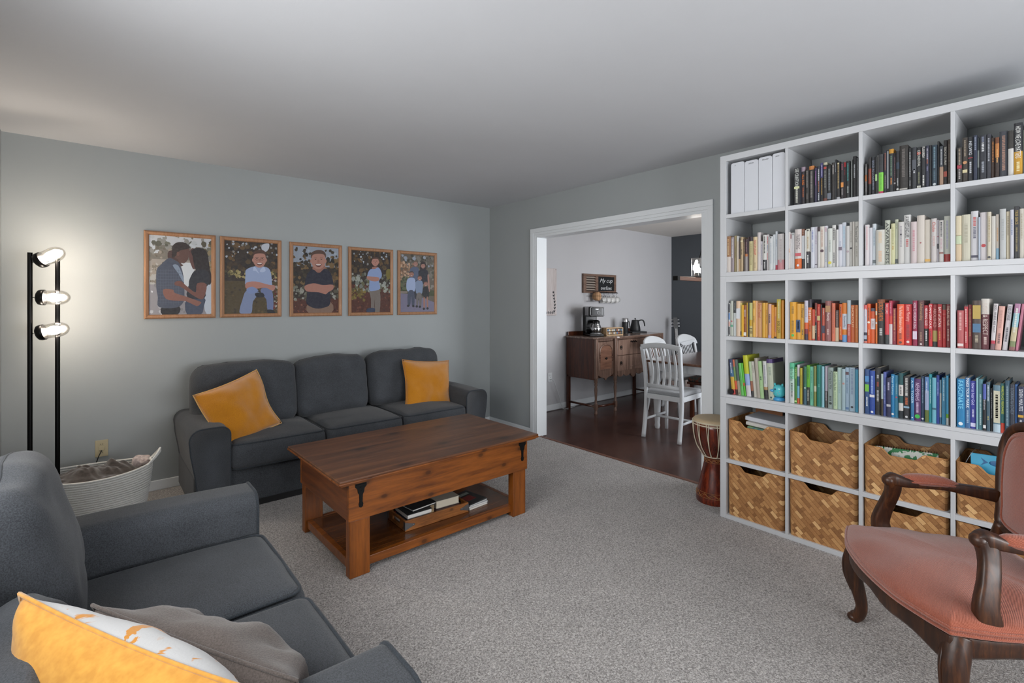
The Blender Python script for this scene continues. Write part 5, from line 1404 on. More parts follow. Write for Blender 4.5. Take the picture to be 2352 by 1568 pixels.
m = MB(); m.ball((-.006, .022, .094), .009, 8, sq=(.7, .7, 1)); m.ball((-.006, -.02, .094), .009, 8, sq=(.7, .7, 1)); m.build('ear_tuft', tq, t)
m = MB()
for dy, dz in ((.0, .048), (-.012, .056), (.018, .05), (-.004, .038)): m.ball((-.0305, dy, dz), .0022, 6)
m.build('spot', paint('pink_spot', 'c89cb0', .4), t)
y_, _ = at_x(1650+160/6.72, 895, BXF+.06)
t = thing('carved_tube', 'dark carved wooden tube lying at the left end of the green shelf', 'ornament', (BXF+.09, 1.463, zb))
MB().cyl((-.07, 0, .0175), (.10, 0, .0175), .017, n=24).build('tube', paint('dark_carved_wood', '2a1410', .45, .3, bump=.6, bs=120), t)
MB().cyl((-.075, 0, .0175), (-.066, 0, .0175), .0172, n=24).build('cap', blk, t)
# ------------------------------------------------------------------ ANTIQUE ARMCHAIR
mah = wood('dark_carved_walnut', '180b05', '371d0e', '5c3518', 'Z', .42, 1.5, coat=.05)
pink = fabric('coral_ribbed_velvet', '864430', 'a45b44', 300, .85, .45, .6, rib=150)
ac = thing('armchair', 'antique carved armchair with coral ribbed upholstery at the right edge', 'armchair', (2.217, .461, 0), R(216.9)); ac.scale = (1, 1, 1.05)
# seat outline (x across, y back); A is -x
def seat_out(n=12, g=0):
    P = cat([(-.334-g, .0, 0), (-.27, -.032-g, 0), (-.16, -.070-g, 0), (0, -.085-g, 0), (.16, -.070-g, 0), (.27, -.032-g, 0), (.334+g, .0, 0)], n)
    P += cat([(.334+g, .0, 0), (.335+g, .14, 0), (.30+g, .34, 0), (.265+g, .50+g, 0)], n)[1:]
    P += cat([(.265+g, .50+g, 0), (0, .52+g, 0), (-.265-g, .50+g, 0)], n)[1:]
    P += cat([(-.265-g, .50+g, 0), (-.30-g, .34, 0), (-.335-g, .14, 0), (-.334-g, .0, 0)], n)[1:-1]
    return P
O_ = seat_out(); n = len(O_); C0 = Vector((0, .22, 0)); vs = []; fs = []
lv = [(1.0, .355), (1.008, .365), (1.012, .378), (1.006, .390), (.985, .398), (.95, .405), (.88, .413), (.75, .424), (.55, .434), (.3, .440), (.1, .442)]
for k, z in lv:
    for p in O_:
        q = C0+(p-C0)*k; zz = z
        if z > .385: zz += noise.noise(Vector((q.x*6, q.y*9, 3)))*.008+noise.noise(Vector((q.x*3+q.y*22, q.y*5, 8)))*.0035
        vs.append((q.x, q.y, zz))
vs.append((0, .22, .442))
for a in range(len(lv)-1):
    for i in range(n): fs.append((a*n+i, a*n+(i+1) % n, (a+1)*n+(i+1) % n, (a+1)*n+i))
for i in range(n): fs.append(((len(lv)-1)*n+i, (len(lv)-1)*n+(i+1) % n, len(vs)-1))
fs.append(tuple(reversed(range(n))))
st = MB().add(vs, fs, sm=True).build('seat', pink, ac, sub=1)
m = MB()
for k, z in ((1.014, .370), (1.014, .384)): m.sweep([(C0.x+(p.x-C0.x)*k, C0.y+(p.y-C0.y)*k, z) for p in O_], .0055, 6, closed=True)
m.build('double_piping', pink, st)
# seat rail
rail = MB(); vs = []; fs = []
oo = seat_out(12, -.004)
for q, (k, z) in enumerate(((.99, .356), (1.0, .345), (.99, .33), (.995, .318), (.965, .306), (.90, .306), (.90, .356))):
    for p in oo:
        dz = 0
        if q in (2, 3, 4, 5) and p.y < .02: dz = -.035*abs(p.x/.334)**2.2+.006*math.cos(p.x*30)
        if q in (2, 3, 4, 5) and p.y > .02: dz = -.02*max(0, 1-p.y/.15)
        vs.append((C0.x+(p.x-C0.x)*k, C0.y+(p.y-C0.y)*k, z+dz))
n = len(oo)
for a in range(6):
    for i in range(n): fs.append((a*n+i, (a+1)*n+i, (a+1)*n+(i+1) % n, a*n+(i+1) % n))
rail.add(vs, fs, sm=True).build('seat_rail', mah, ac)
for s in (-1, 1):
    # cabriole front leg
    P = cat([(s*.300, .040, .350), (s*.312, .025, .31), (s*.326, .012, .26), (s*.328, .012, .20), (s*.318, .030, .13), (s*.315, .040, .075), (s*.326, .034, .035), (s*.342, .022, .016)], 5)
    rr = lerps([(.038, .036), (.040, .038), (.036, .037), (.033, .034), (.024, .026), (.020, .022), (.023, .023), (.024, .017)], len(P))
    m = MB().sweep(P, rr, 14, up=(0, 1, 0)); m.ball((s*.342, .020, .016), .024, 10, sq=(1, 1, .66))
    m.sweep(cat([(s*.300, .004, .345), (s*.314, -.010, .31), (s*.328, -.024, .26), (s*.330, -.020, .2), (s*.320, .002, .14)], 5), .005, 6, up=(0, 1, 0))
    m.build('leg', mah, ac)
    P = cat([(s*.255, .47, .37), (s*.255, .48, .25), (s*.262, .50, .12), (s*.272, .53, 0)], 5)
    MB().sweep(P, lerps([(.026, .03), (.022, .024), (.018, .02), (.017, .018)], len(P)), 10, up=(0, 1, 0), sq=True).build('leg', mah, ac)
    # arm support: S curve from the side rail up to the scroll
    P = cat([(s*.302, .112, .365), (s*.306, .110, .40), (s*.306, .106, .44), (s*.294, .120, .50), (s*.278, .132, .55), (s*.266, .134, .59), (s*.261, .122, .614)], 6)
    rr = lerps([(.024, .034), (.023, .033), (.021, .030), (.019, .026), (.019, .025), (.022, .026), (.025, .022)], len(P))
    su = MB().sweep(P, rr, 14, up=(0, 1, 0), sq=True); su.build('arm_support', mah, ac)
    # arm
    P = cat([(s*.262, .104, .610), (s*.261, .130, .618), (s*.264, .18, .608), (s*.276, .25, .602), (s*.280, .33, .598), (s*.270, .41, .590), (s*.255, .49, .582)], 6)
    rr = lerps([(.014, .012), (.027, .023), (.025, .018), (.022, .015), (.022, .015), (.020, .020), (.018, .024)], len(P))
    am = MB().sweep(P, rr, 14, sq=True); am.ball((s*.261, .115, .612), .026, 12, sq=(1, .9, .85)); am.build('arm', mah, ac)
    vs = []; P = cat([(s*.263, .155, .620), (s*.271, .21, .618), (s*.280, .29, .614), (s*.277, .375, .606)], 6)
    rr = lerps([(.006, .003), (.024, .020), (.030, .024), (.030, .024), (.026, .02), (.006, .003)], len(P))
    pd = MB().sweep(P, rr, 16).build('arm_pad', pink, ac)
    m = MB(); N = len(P); L_ = [(p.x-r_[0]*.98, p.y, p.z-.004) for p, r_ in zip(P, rr)]; R__ = [(p.x+r_[0]*.98, p.y, p.z-.004) for p, r_ in zip(P, rr)]
    m.sweep(L_+R__[::-1], .004, 6, closed=True); m.build('piping', pink, pd)
# back
def bp(x, z):  # raked, slightly curved back surface
    return Vector((x, .485+(z-.44)*.12+.02*(1-(x/.27)**2), z))
loop = cat([(-.215, .475, 0), (-.245, .56, 0), (-.262, .68, 0), (-.262, .78, 0), (-.225, .845, 0), (-.12, .868, 0), (0, .880, 0), (.12, .868, 0), (.225, .845, 0), (.262, .78, 0), (.262, .68, 0), (.245, .56, 0), (.215, .475, 0), (0, .462, 0)], 6, True)
MB().sweep([bp(p.x, p.y) for p in loop], (.020, .026), 12, closed=True, up=(0, 1, 0)).build('back_frame', mah, ac)
m = MB(); cx, cz = 0, .665; vs = []; fs = []; n = len(loop)
lv = [(.90, .0), (.895, -.020), (.87, -.030), (.8, -.038), (.6, -.046), (.3, -.050), (.05, -.051)]
for k, d in lv:
    for p in loop: q = bp(cx+(p.x-cx)*k, cz+(p.y-cz)*k); vs.append((q.x, q.y+d+noise.noise(q*7)*.003, q.z))
for a in range(len(lv)-1):
    for i in range(n): fs.append((a*n+i, (a+1)*n+i, (a+1)*n+(i+1) % n, a*n+(i+1) % n))
fs.append(tuple((len(lv)-1)*n+i for i in range(n)))
lv2 = [(.90, .0), (.6, .03), (.1, .035)]; b0 = len(vs)
for k, d in lv2:
    for p in loop: q = bp(cx+(p.x-cx)*k, cz+(p.y-cz)*k); vs.append((q.x, q.y+d, q.z))
for a in range(len(lv2)-1):
    for i in range(n): fs.append((b0+a*n+i, b0+a*n+(i+1) % n, b0+(a+1)*n+(i+1) % n, b0+(a+1)*n+i))
fs.append(tuple(reversed([b0+2*n+i for i in range(n)])))
pb = MB().add(vs, fs, sm=True).build('back_pad', pink, ac)
m = MB()
for k, d in ((.905, -.022), (.87, -.031)): m.sweep([bp(cx+(p.x-cx)*k, cz+(p.y-cz)*k)+Vector((0, d, 0)) for p in loop], .005, 6, closed=True, up=(0, 1, 0))
m.build('double_piping', pink, pb)
for s in (-1, 1):
    P = [(s*.256, .478, .36), (s*.248, .482, .42), (s*.228, .49, .49)]
    MB().sweep(cat(P, 4), (.022, .026), 10, up=(0, 1, 0)).build('back_post', mah, ac)
# ------------------------------------------------------------------ DINING ROOM (seen through the opening)
Z0 = -.008
wal = wood('old_walnut', '3c2a22', '6a5246', '856c5e', 'Z', .35, 1.2, coat=.15)
walx = wood('old_walnut_top', '43342d', '6c574c', '8a7568', 'X', .22, 1, coat=.4)
waldk = wood('old_walnut_side', '240f07', '45200f', '5a2d16', 'Z', .3, 1, coat=.2)
sb = thing('sideboard', 'antique walnut sideboard with turned legs and arched doors against the dining wall', 'sideboard', (5.45, 4.16, Z0))
hw, hd = .74, .245           # half width, half depth; front at -y
m = MB(); m.prism([(-hw-.02, hd), (-hw-.02, -hd+.02), (-hw+.02, -hd-.02), (-.37, -hd-.045), (-.34, -hd-.06), (.34, -hd-.06), (.37, -hd-.045), (hw-.02, -hd-.02), (hw+.02, -hd+.02), (hw+.02, hd)], .925, .948)
m.build('top', walx, sb, .004)
MB().prism([(-hw+.02, hd-.018), (hw-.02, hd-.018), (hw-.02, hd), (-hw+.02, hd)], .948, 1.0).build('splashback', waldk, sb, .004)
m = MB(); m.box(-hw, -hw+.02, -hd+.02, hd, .42, .925); m.build('side_panel', waldk, sb, .003)
MB().box(hw-.02, hw, -hd+.02, hd, .42, .925).build('side_panel', waldk, sb, .003)
MB().box(-hw+.02, hw-.02, hd-.012, hd, .44, .925).build('back_panel', waldk, sb)
MB().box(-hw+.02, hw-.02, -hd+.02, hd-.012, .44, .46).build('bottom_panel', waldk, sb)
# stiles
m = MB()
for x in (-hw+.022, -.368, .368, hw-.022):
    yy = -hd-.03 if abs(x) < .5 else -hd-.008
    m.box(x-.022, x+.022, yy, -hd+.03, .44, .925)
m.box(-hw+.04, -.39, -hd+.002, -hd+.02, .895, .925); m.box(.39, hw-.04, -hd+.002, -hd+.02, .895, .925); m.box(-.346, .346, -hd-.028, -hd+.02, .905, .925)
m.build('face_frame', wal, sb, .003)
dk = paint('dark_bronze', '1d1714', .45, .05, .6, bump=0)
for s in (-1, 1):
    x0, x1 = sorted((s*.39, s*(hw-.045)))
    d = MB().box(x0+.004, x1-.004, -hd-.004, -hd+.012, .53, .89).build('door', wal, sb, .004)
    cx = (x0+x1)/2; w2 = (x1-x0)/2-.03
    P = [(cx-w2, -hd-.008, .72)]+[(cx+w2*math.cos(R(180-q*15)), -hd-.008, .78+.075*math.sin(R(180-q*15))) for q in range(13)]+[(cx+w2, -hd-.008, .72)]
    MB().sweep(P, (.011, .008), 8, up=(0, 1, 0)).build('arch_moulding', wal, d)
    MB().prism([(cx-w2+.01, .545), (cx+w2-.01, .545), (cx+w2-.01, .78)]+[(cx+(w2-.01)*math.cos(R(q*15)), .78+.062*math.sin(R(q*15))) for q in range(1, 12)]+[(cx-w2+.01, .78)], 0, .004, Matrix.Translation((0, -hd-.003, 0)) @ Matrix.Rotation(R(90), 4, 'X')).build('door_panel', wood('walnut_burr', '4a3024', '6f4d3d', '8a6552', 'X', .35, 1.5), d, .002)
    m = MB(); m.ball((cx, -hd-.014, .68), .016, 8, sq=(1, .5, 1)); m.cyl((cx-.022, -hd-.01, .68), (cx+.022, -hd-.01, .68), .006, n=8); m.build('knob', dk, d)
    for s2 in (-1, 1):
        m = MB()
        for q in range(5): m.ball((cx+s2*w2, -hd-.010, .725-q*.02), .010-.001*q, 6)
        m.build('carved_drop', waldk, d)
dc = wood('walnut_centre', '46342b', '745c50', '917769', 'Z', .35, 1)
for z0, z1 in ((.70, .90), (.50, .695)):
    d = MB().box(-.343, .343, -hd-.028, -hd+.0, z0, z1).build('drawer', dc, sb, .004)
    for s in (-1, 1):
        m = MB(); cz = (z0+z1)/2+.01; m.ball((s*.27, -hd-.036, cz), .017, 8, sq=(1, .5, 1))
        m.sweep([(s*.27+.018*math.cos(a), -hd-.036, cz-.012+.02*math.sin(a)) for a in [k*math.pi/5 for k in range(10)]], .003, 5, closed=True, up=(0, 1, 0)); m.build('drop_pull', dk, d)
m = MB()
for q in range(9): m.ball((-.06+q*.015, -hd-.032, .868+.006*math.sin(q*2.1)), .009, 6, sq=(1, .6, 1))
m.build('carved_spray', dk, sb)
MB().sweep([(-.13, -hd-.03, .545), (.13, -hd-.03, .545)], .004, 8).build('bead', dc, sb)
# scalloped aprons
def scal(x0, x1, y, z1, nsc, dep):
    P = [(x0, z1), (x1, z1)]; N = 40
    for q in range(N+1):
        t = q/N; x = x1+(x0-x1)*t
        P.append((x, z1-.045-dep*abs(math.sin(math.pi*t*nsc))**.7-(.03*max(0, 1-abs(t-.5)*9))))
    return MB().prism(P, 0, .018, Matrix.Translation((0, y, 0)) @ Matrix.Rotation(R(90), 4, 'X'))
scal(-.346, .346, -hd-.008, .50, 5, .03).build('scalloped_apron', wal, sb)
scal(-hw+.044, -.39, -hd+.015, .53, 1, .05).build('scalloped_apron', wal, sb); scal(.39, hw-.044, -hd+.015, .53, 1, .05).build('scalloped_apron', wal, sb)
tl = [(.019, .0), (.022, .012), (.016, .03), (.019, .05), (.021, .06), (.021, .12), (.014, .135), (.018, .16), (.013, .18), (.017, .24), (.021, .30), (.015, .34), (.022, .36), (.016, .375), (.024, .39), (.024, .45)]
for x, y in ((-hw+.03, -hd+.02), (-.368, -hd-.012), (.368, -hd-.012), (hw-.03, -hd+.02)):
    m = MB(); m.lathe(tl, 16, Matrix.Translation((x, y, 0))); m.box(x-.02, x+.02, y-.02, y+.02, .055, .125); m.build('leg', wal, sb)
for x in (-hw+.02, hw-.02): MB().box(x-.02, x+.02, hd-.04, hd, 0, .44).build('leg', waldk, sb, .003)
def st(*p): MB().sweep([(a[0], a[1], .09) for a in p], (.014, .012), 8, sq=True).build('stretcher', waldk, sb)
st((-hw+.025, hd-.03), (-hw+.03, -hd+.02)); st((hw-.025, hd-.03), (hw-.03, -hd+.02)); st((-hw+.03, -hd+.02), (-.368, -hd-.01)); st((hw-.03, -hd+.02), (.368, -hd-.01))
TOPZ = .948+Z0
# coffee maker
cm = thing('coffee_maker', 'black and silver coffee maker with a glass carafe on the sideboard', 'coffee maker', (4.97, 4.17, TOPZ), R(-28))
gb = paint('gloss_black_plastic', '0b0b0c', .2, .02, bump=0)
sil = paint('brushed_silver', 'a9a9ab', .3, .02, .8, bump=.05)
m = MB(); m.box(-.10, .10, -.13, .13, 0, .03); m.build('base', gb, cm, .01)
MB().lathe([(.075, .03), (.078, .034), (.07, .038)], 30, Matrix.Translation((.015, -.06, 0))).build('hot_plate', sil, cm)
MB().box(-.10, .06, .02, .13, .03, .36).build('water_tank', gb, cm, .012)
v, f = rbox(.105, .125, .065, .02, lambda p, q: (p[0], p[1]-.002, p[2]+.315)); MB().add(v, f, sm=True).build('brew_head', gb, cm)
m = MB(); m.box(-.107, -.104, -.09, .02, .265, .372); m.build('silver_side', sil, cm, .002)
m = MB(); m.sweep([(-.08, -.132, .262), (.08, -.132, .262), (.09, -.132, .275), (.09, -.132, .362), (.08, -.132, .374), (-.08, -.132, .374), (-.09, -.132, .362), (-.09, -.132, .275)], .004, 6, closed=True, up=(0, 1, 0)); m.build('silver_bezel', sil, cm)
m = MB(); m.sweep([(.02+.02*math.cos(a), -.1285, .30+.02*math.sin(a)) for a in [k*math.pi/8 for k in range(16)]], .0025, 5, closed=True, up=(0, 1, 0)); m.box(-.02, .02, -.129, -.127, .343, .351); m.build('dial', sil, cm)
cf = MB(); Mc = Matrix.Translation((.015, -.06, .04))
cf.lathe([(.05, 0), (.066, .012), (.070, .05), (.060, .09), (.045, .12), (.045, .135)], 28, Mc, cap=False); cfo = cf.build('carafe', clear_glass('carafe_glass', (.75, .75, .76), .25), cm)
MB().lathe([(.047, .12), (.047, .15), (.03, .165), (.001, .168)], 24, Mc).build('lid', gb, cfo)
MB().lathe([(.0715, .055), (.071, .066)], 28, Mc, cap=False).build('band', sil, cfo)
MB().lathe([(.048, .002), (.063, .013), (.067, .045), (.001, .046)], 24, Mc).build('coffee', paint('black_coffee', '120a06', .1), cfo)
MB().sweep(cat([(-.035, -.09, .165), (-.085, -.12, .16), (-.09, -.125, .10), (-.06, -.105, .065)], 5), (.008, .01), 8).build('handle', gb, cfo)
# pod box
pb_ = thing('pod_box', 'light wooden box with glass front full of coffee pods on the sideboard', 'box', (5.26, 4.10, TOPZ), R(-8))
ply = wood('light_plywood', 'a98a66', 'c4a47e', 'd6ba96', 'X', .5, 2)
m = MB(); a, b, h = .15, .065, .10
for q in ((-a, -a+.01, -b, b, 0, h), (a-.01, a, -b, b, 0, h), (-a+.01, a-.01, -b, b, 0, .01), (-a+.01, a-.01, -b, b, h-.01, h), (-a+.01, a-.01, b-.008, b, .01, h-.01)): m.box(*q)
m.build('case', ply, pb_, .001)
m = MB(); rnd = random.Random(4); pc = ['c8c4bc', '8a6a4a', '5c7c9c', 'b89a70', '4a5a5c', 'd8d4cc', '9c5c44']
for q in range(10):
    for zz in (.03, .068): m.lathe([(.011, -.0), (.014, .022)], 10, Matrix.Translation((-a+.024+q*.0275, -b+.02, zz)) @ Matrix.Rotation(R(90), 4, 'X'), c=hexc(rnd.choice(pc)))
o = m.build('coffee_pods', PR, pb_); o['kind'] = 'stuff'
MB().box(-a+.01, a-.01, -b+.001, -b+.003, .01, h-.01).build('glass_front', clear_glass('pod_glass', (1, 1, 1), .1), pb_)
# frother and kettle
fr = thing('milk_frother', 'black cylindrical milk frother with steel top on the sideboard', 'frother', (5.72, 4.22, TOPZ))
mb_ = paint('matte_black', '17181a', .5, .02, bump=0)
MB().lathe([(.048, 0), (.048, .012), (.044, .014), (.044, .16)], 28).build('body', mb_, fr)
MB().lathe([(.045, .16), (.045, .205), (.04, .21), (.001, .212)], 28).build('steel_top', sil, fr)
kt = thing('kettle', 'matte black gooseneck style kettle on its base at the right of the sideboard', 'kettle', (5.93, 4.20, TOPZ), R(-25))
m = MB(); v, f = rbox(.12, .075, .010, .008, lambda p, q: (p[0]+.03, p[1], p[2]+.010)); m.add(v, f, sm=True); m.build('base', mb_, kt)
MB().lathe([(.068, .022), (.075, .035), (.070, .08), (.055, .14), (.05, .175), (.048, .18), (.001, .186)], 30).build('body', mb_, kt)
m = MB(); m.lathe([(.006, .185), (.006, .195), (.012, .200), (.012, .206), (.001, .208)], 14); m.build('lid_knob', mb_, kt)
MB().sweep(cat([(.045, 0, .165), (.10, 0, .18), (.135, 0, .165), (.15, 0, .12), (.155, 0, .09)], 5), (.010, .009), 8).build('handle', mb_, kt)
MB().sweep(cat([(-.055, 0, .06), (-.085, 0, .08), (-.09, 0, .12), (-.10, 0, .16), (-.125, 0, .168)], 5), .007, 8).build('spout', mb_, kt)
cable('power_cord', 'black appliance cord coiled on the sideboard behind the frother', [(5.66, 4.30, TOPZ+.006), (5.60, 4.33, TOPZ+.05), (5.52, 4.32, TOPZ+.06), (5.50, 4.33, TOPZ+.02), (5.56, 4.34, TOPZ+.006), (5.64, 4.35, TOPZ+.006)], .004, blk)
# chalkboard organiser
sg = thing('chalkboard_organizer', 'wooden wall organizer with louvre slats and a small chalkboard reading My cup overflows', 'wall organizer', (5.396, YA-.003, 1.634))
gw = wood('weathered_brown_wood', '4c392f', '6a5245', '7f6657', 'X', .6, 1.5)
w2, h2 = .355, .13
m = MB()
for q in ((-w2, w2, -.03, 0, h2-.03, h2), (-w2, w2, -.03, 0, -h2, -h2+.03), (-w2, -w2+.06, -.03, 0, -h2+.03, h2-.03), (w2-.045, w2, -.03, 0, -h2+.03, h2-.03), (-.105, -.045, -.03, 0, -h2+.03, h2-.03)): m.box(*q)
m.build('frame', gw, sg, .003)
MB().box(-w2+.06, -.105, -.006, 0, -h2+.03, h2-.03).build('louvre_back', paint('dark_recess_wood', '2a211c', .8), sg)
lw = paint('pale_slat', 'a89c92', .6)
for q in range(6):
    z = -h2+.045+q*.034
    MB().box(-w2+.055, -.10, -.012, .012, -.003, .003, M=Matrix.Translation((0, -.018, z)) @ Matrix.Rotation(R(38), 4, 'X')).build('slat', lw, sg)
MB().box(-.045, w2-.045, -.02, -.004, -h2+.03, h2-.03).build('chalkboard', paint('blackboard', '121417', .8, .1, bump=0), sg)
chalk = paint('chalk', 'c4c6c8', .9)
def front(x, z, y): return Matrix(((1, 0, 0, x), (0, 0, -1, y), (0, 1, 0, z), (0, 0, 0, 1)))
lettering('chalk_lettering', 'My cup', front(.0, .0, -.021), .28, .075, chalk, sg, .35)
lettering('chalk_lettering', 'overflows', front(.02, -.085, -.021), .24, .055, chalk, sg, .3)
m = MB(); m.cyl((-.16, -.05, -.125), (w2+.01, -.05, -.125), .005, n=8)
for x in (-.1, .12, w2-.02): m.box(x-.004, x+.004, -.052, -.028, -.128, -.118)
m.build('rail', iron, sg)
wb = MB()
x0, x1, y0, y1, z0, z1 = -.30, -.03, -.16, -.032, -.245, -.105
for z in (z0, (z0+z1)/2, z1): wb.sweep([(x0, y0, z), (x1, y0, z), (x1, y1, z), (x0, y1, z)], .002, 5, closed=True)
for q in range(8): x = x0+(x1-x0)*q/7; wb.sweep([(x, y1, z0), (x, y0, z0), (x, y0, z1)], .0015, 5)
for q in range(1, 4): y = y0+(y1-y0)*q/4; wb.sweep([(x0, y, z1), (x0, y, z0), (x1, y, z0), (x1, y, z1)], .0015, 5)
wb.build('wire_basket', iron, sg)
o = MB().lathe([(.001, 0), (.052, .004), (.06, .03), (.058, .075), (.05, .085), (.001, .085)], 20, Matrix.Rotation(R(90), 4, 'X'))
o = o.build('filter_stack', paint('coffee_filter_paper', 'b08a68', .9, .06)); o.location = (5.396-.145, YA-.045, 1.634-.178); tag(o, 'tan paper coffee filters stacked in the wire basket of the organizer', 'coffee filters')
# mugs on hooks
mugw = paint('white_ceramic', 'c9c9c7', .25, .01, bump=0, coat=.4); mugi = paint('grey_glaze_inside', '7e7a75', .35, .02, bump=0)
mg = thing('mug', 'white mug hanging from the rail hook nearest the wire basket', 'mug', (0, 0, 0), 0, 'white mugs hanging under the chalkboard')
Mg = Matrix.Translation((0, 0, -.105)) @ Matrix.Rotation(R(75), 4, 'Y')
MB().lathe([(.028, -.045), (.036, -.04), (.041, -.01), (.041, .045), (.0375, .045)], 26, Mg).build('body', mugw, mg)
MB().lathe([(.001, -.036), (.033, -.034), (.0375, -.01), (.0385, .0455)], 26, Mg, cap=False).build('inside', mugi, mg)
MB().sweep(cat([Mg @ Vector((-.038, 0, .03)), Mg @ Vector((-.062, 0, .025)), Mg @ Vector((-.068, 0, 0)), Mg @ Vector((-.058, 0, -.025)), Mg @ Vector((-.038, 0, -.028))], 4), .005, 8, up=(0, 1, 0)).build('handle', mugw, mg)
MB().sweep(cat([(.0, .0, .004), (.01, 0, .012), (.015, 0, -.005), (.004, 0, -.022), (.0, 0, -.045), (.008, 0, -.058), (.022, 0, -.05)], 4), .0018, 5, up=(0, 1, 0)).build('hook', iron, mg)
xs4 = [5.396+q for q in (.035, .135, .23, .33)]; hz = 1.634-.125
mg.location = (xs4[0], YA-.053, hz)
clone(mg, (xs4[1], YA-.053, hz), R(3), 'white mug on the second rail hook from the wire basket')
clone(mg, (xs4[2], YA-.053, hz), R(-2), 'white mug on the third rail hook, second from the right end')
clone(mg, (xs4[3], YA-.053, hz), R(5), 'white mug on the last rail hook at the right end')
# whitewashed panel with leaves
pn = thing('wall_panel', 'tall whitewashed wood panel with painted leaves by the doorway', 'wall art', (4.345, YA-.003, 1.507))
ww = wood('whitewashed_wood', 'a69a97', 'b8afad', 'c9c3c2', 'Z', .7, 1)
MB().box(-.19, .19, -.018, 0, -.30, .30).build('board', ww, pn, .003)
lf = paint('painted_leaf', '33373a', .8); m = MB()
def leaf(x, z, a, L=.045, W=.011):
    P = [(x+L*t*math.cos(a)-W*s*math.sin(math.pi*t)*math.sin(a), z+L*t*math.sin(a)+W*s*math.sin(math.pi*t)*math.cos(a)) for s, ts in ((1, (0, .25, .5, .75, 1)), (-1, (.75, .5, .25))) for t in ts]
    m.add([(p, -.0195, q) for p, q in P], [tuple(range(len(P)))])
for k in range(7):
    z = -.26+k*.04; x = .145+.012*math.sin(k*.8); leaf(x, z, R(60+5*k), .036, .007); leaf(x, z, R(130), .034, .007)
for k in range(9): x = .13-k*.036; leaf(x, -.265, R(150), .034, .007); leaf(x, -.265, R(215), .028, .006)
m.sweep(cat([(.15, -.0195, -.28), (.15, -.0195, -.15), (.15, -.0195, -.0)], 4), .0012, 4, up=(0, 1, 0)); m.sweep([(.14, -.0195, -.265), (-.18, -.0195, -.262)], .0012, 4, up=(0, 1, 0))
m.build('painted_leaves', lf, pn)
m = MB()
for x in (-.175, .175):
    for z in (-.285, .285): m.cyl((x, -.02, z), (x, -.017, z), .004, n=8)
m.build('nail', dk, pn)
# ---- table and chairs
whp = paint('white_painted_wood', 'c4c7ca', .35, .01, bump=0)
tt = wood('brown_table_top', '3a2216', '5f3c28', '7c543b', 'X', .16, 1, coat=.6)
tb_ = thing('dining_table', 'dining table with brown top and white apron behind the slatted chair', 'table', (5.62, 2.72, Z0))
hx, hy = 1.02, .45
m = MB(); P = []
for cx, cy, a0 in ((hx-.08, -hy+.08, -90), (hx-.08, hy-.08, 0), (-hx+.08, hy-.08, 90), (-hx+.08, -hy+.08, 180)):
    for q in range(6): P.append((cx+.08*math.cos(R(a0+18*q)), cy+.08*math.sin(R(a0+18*q))))
m.prism(P, .733, .758); m.build('tabletop', tt, tb_, .006)
m = MB()
for q in ((-hx+.09, hx-.09, -hy+.07, -hy+.09, .64, .733), (-hx+.09, hx-.09, hy-.09, hy-.07, .64, .733), (-hx+.09, -hx+.11, -hy+.09, hy-.09, .64, .733), (hx-.11, hx-.09, -hy+.09, hy-.09, .64, .733)): m.box(*q)
m.build('apron', whp, tb_, .003)
for sx in (-1, 1):
    for sy in (-1, 1):
        MB().lathe([(.022, 0), (.03, .03), (.026, .06), (.04, .3), (.045, .45), (.03, .5), (.045, .53), (.045, .735)], 20, Matrix.Translation((sx*(hx-.13), sy*(hy-.11), 0))).build('leg', whp, tb_)
# slatted chair, faces +x; local +x = front
def slat_chair(label, loc, rz):
    t = thing('dining_chair', label, 'chair', loc, rz)
    W = .195
    for s in (-1, 1):
        P = cat([(-.055, s*W, 0), (-.012, s*W, .25), (0, s*W, .45), (-.02, s*W, .68), (-.065, s*(W+.012), .93)], 5)
        MB().sweep(P, (.017, .022), 8, up=(1, 0, 0), sq=True).build('back_post', whp, t)
        MB().sweep([(.42, s*(W-.005), 0), (.415, s*(W-.005), .44)], lerps([(.015, .015), (.021, .021)], 2), 8, up=(1, 0, 0), sq=True).build('leg', whp, t)
        MB().sweep([(-.0, s*(W), .18), (.41, s*(W), .18)], (.008, .012), 8, sq=True).build('stretcher', whp, t)
    MB().sweep([(.2, -W, .18), (.2, W, .18)], (.009, .012), 8, sq=True).build('stretcher', whp, t)
    m = MB(); m.box(0, .43, -W-.01, -W+.012, .395, .445); m.box(0, .43, W-.012, W+.01, .395, .445); m.box(.41, .432, -W+.012, W-.012, .395, .445); m.box(-.01, .012, -W+.012, W-.012, .395, .445)
    m.build('seat_frame', whp, t, .003)
    v, f = rbox(.215, W+.004, .022, .018, lambda p, q: (p[0]+.218, p[1], p[2]+.462+.008*(1-(p[0]/.22)**2)))
    MB().add(v, f, sm=True).build('seat_pad', fabric('pale_grey_seat_fabric', '7f8184', '9fa2a5', 200), t)
    MB().sweep(cat([(-.064, -W-.02, .925), (-.068, -W*.5, .945), (-.07, 0, .950), (-.068, W*.5, .945), (-.064, W+.02, .925)], 5), (.013, .026), 10, sq=True).build('top_rail', whp, t)
    MB().sweep([(-.006, -W, .53), (-.006, W, .53)], (.010, .02), 8, sq=True).build('lower_rail', whp, t)
    for k in range(5):
        y = -W+.065+k*(2*W-.13)/4
        P = cat([(-.006, y*.98, .53), (.012, y*.98, .64), (-.01, y*1.0, .78), (-.062, y*1.02, .925)], 5)
        MB().sweep(P, (.013, .006), 8, up=(1, 0, 0), sq=True).build('slat', whp, t)
    return t
slat_chair('white wooden dining chair with tall slatted back, its back to the doorway', (4.385, 2.765, Z0), R(4))
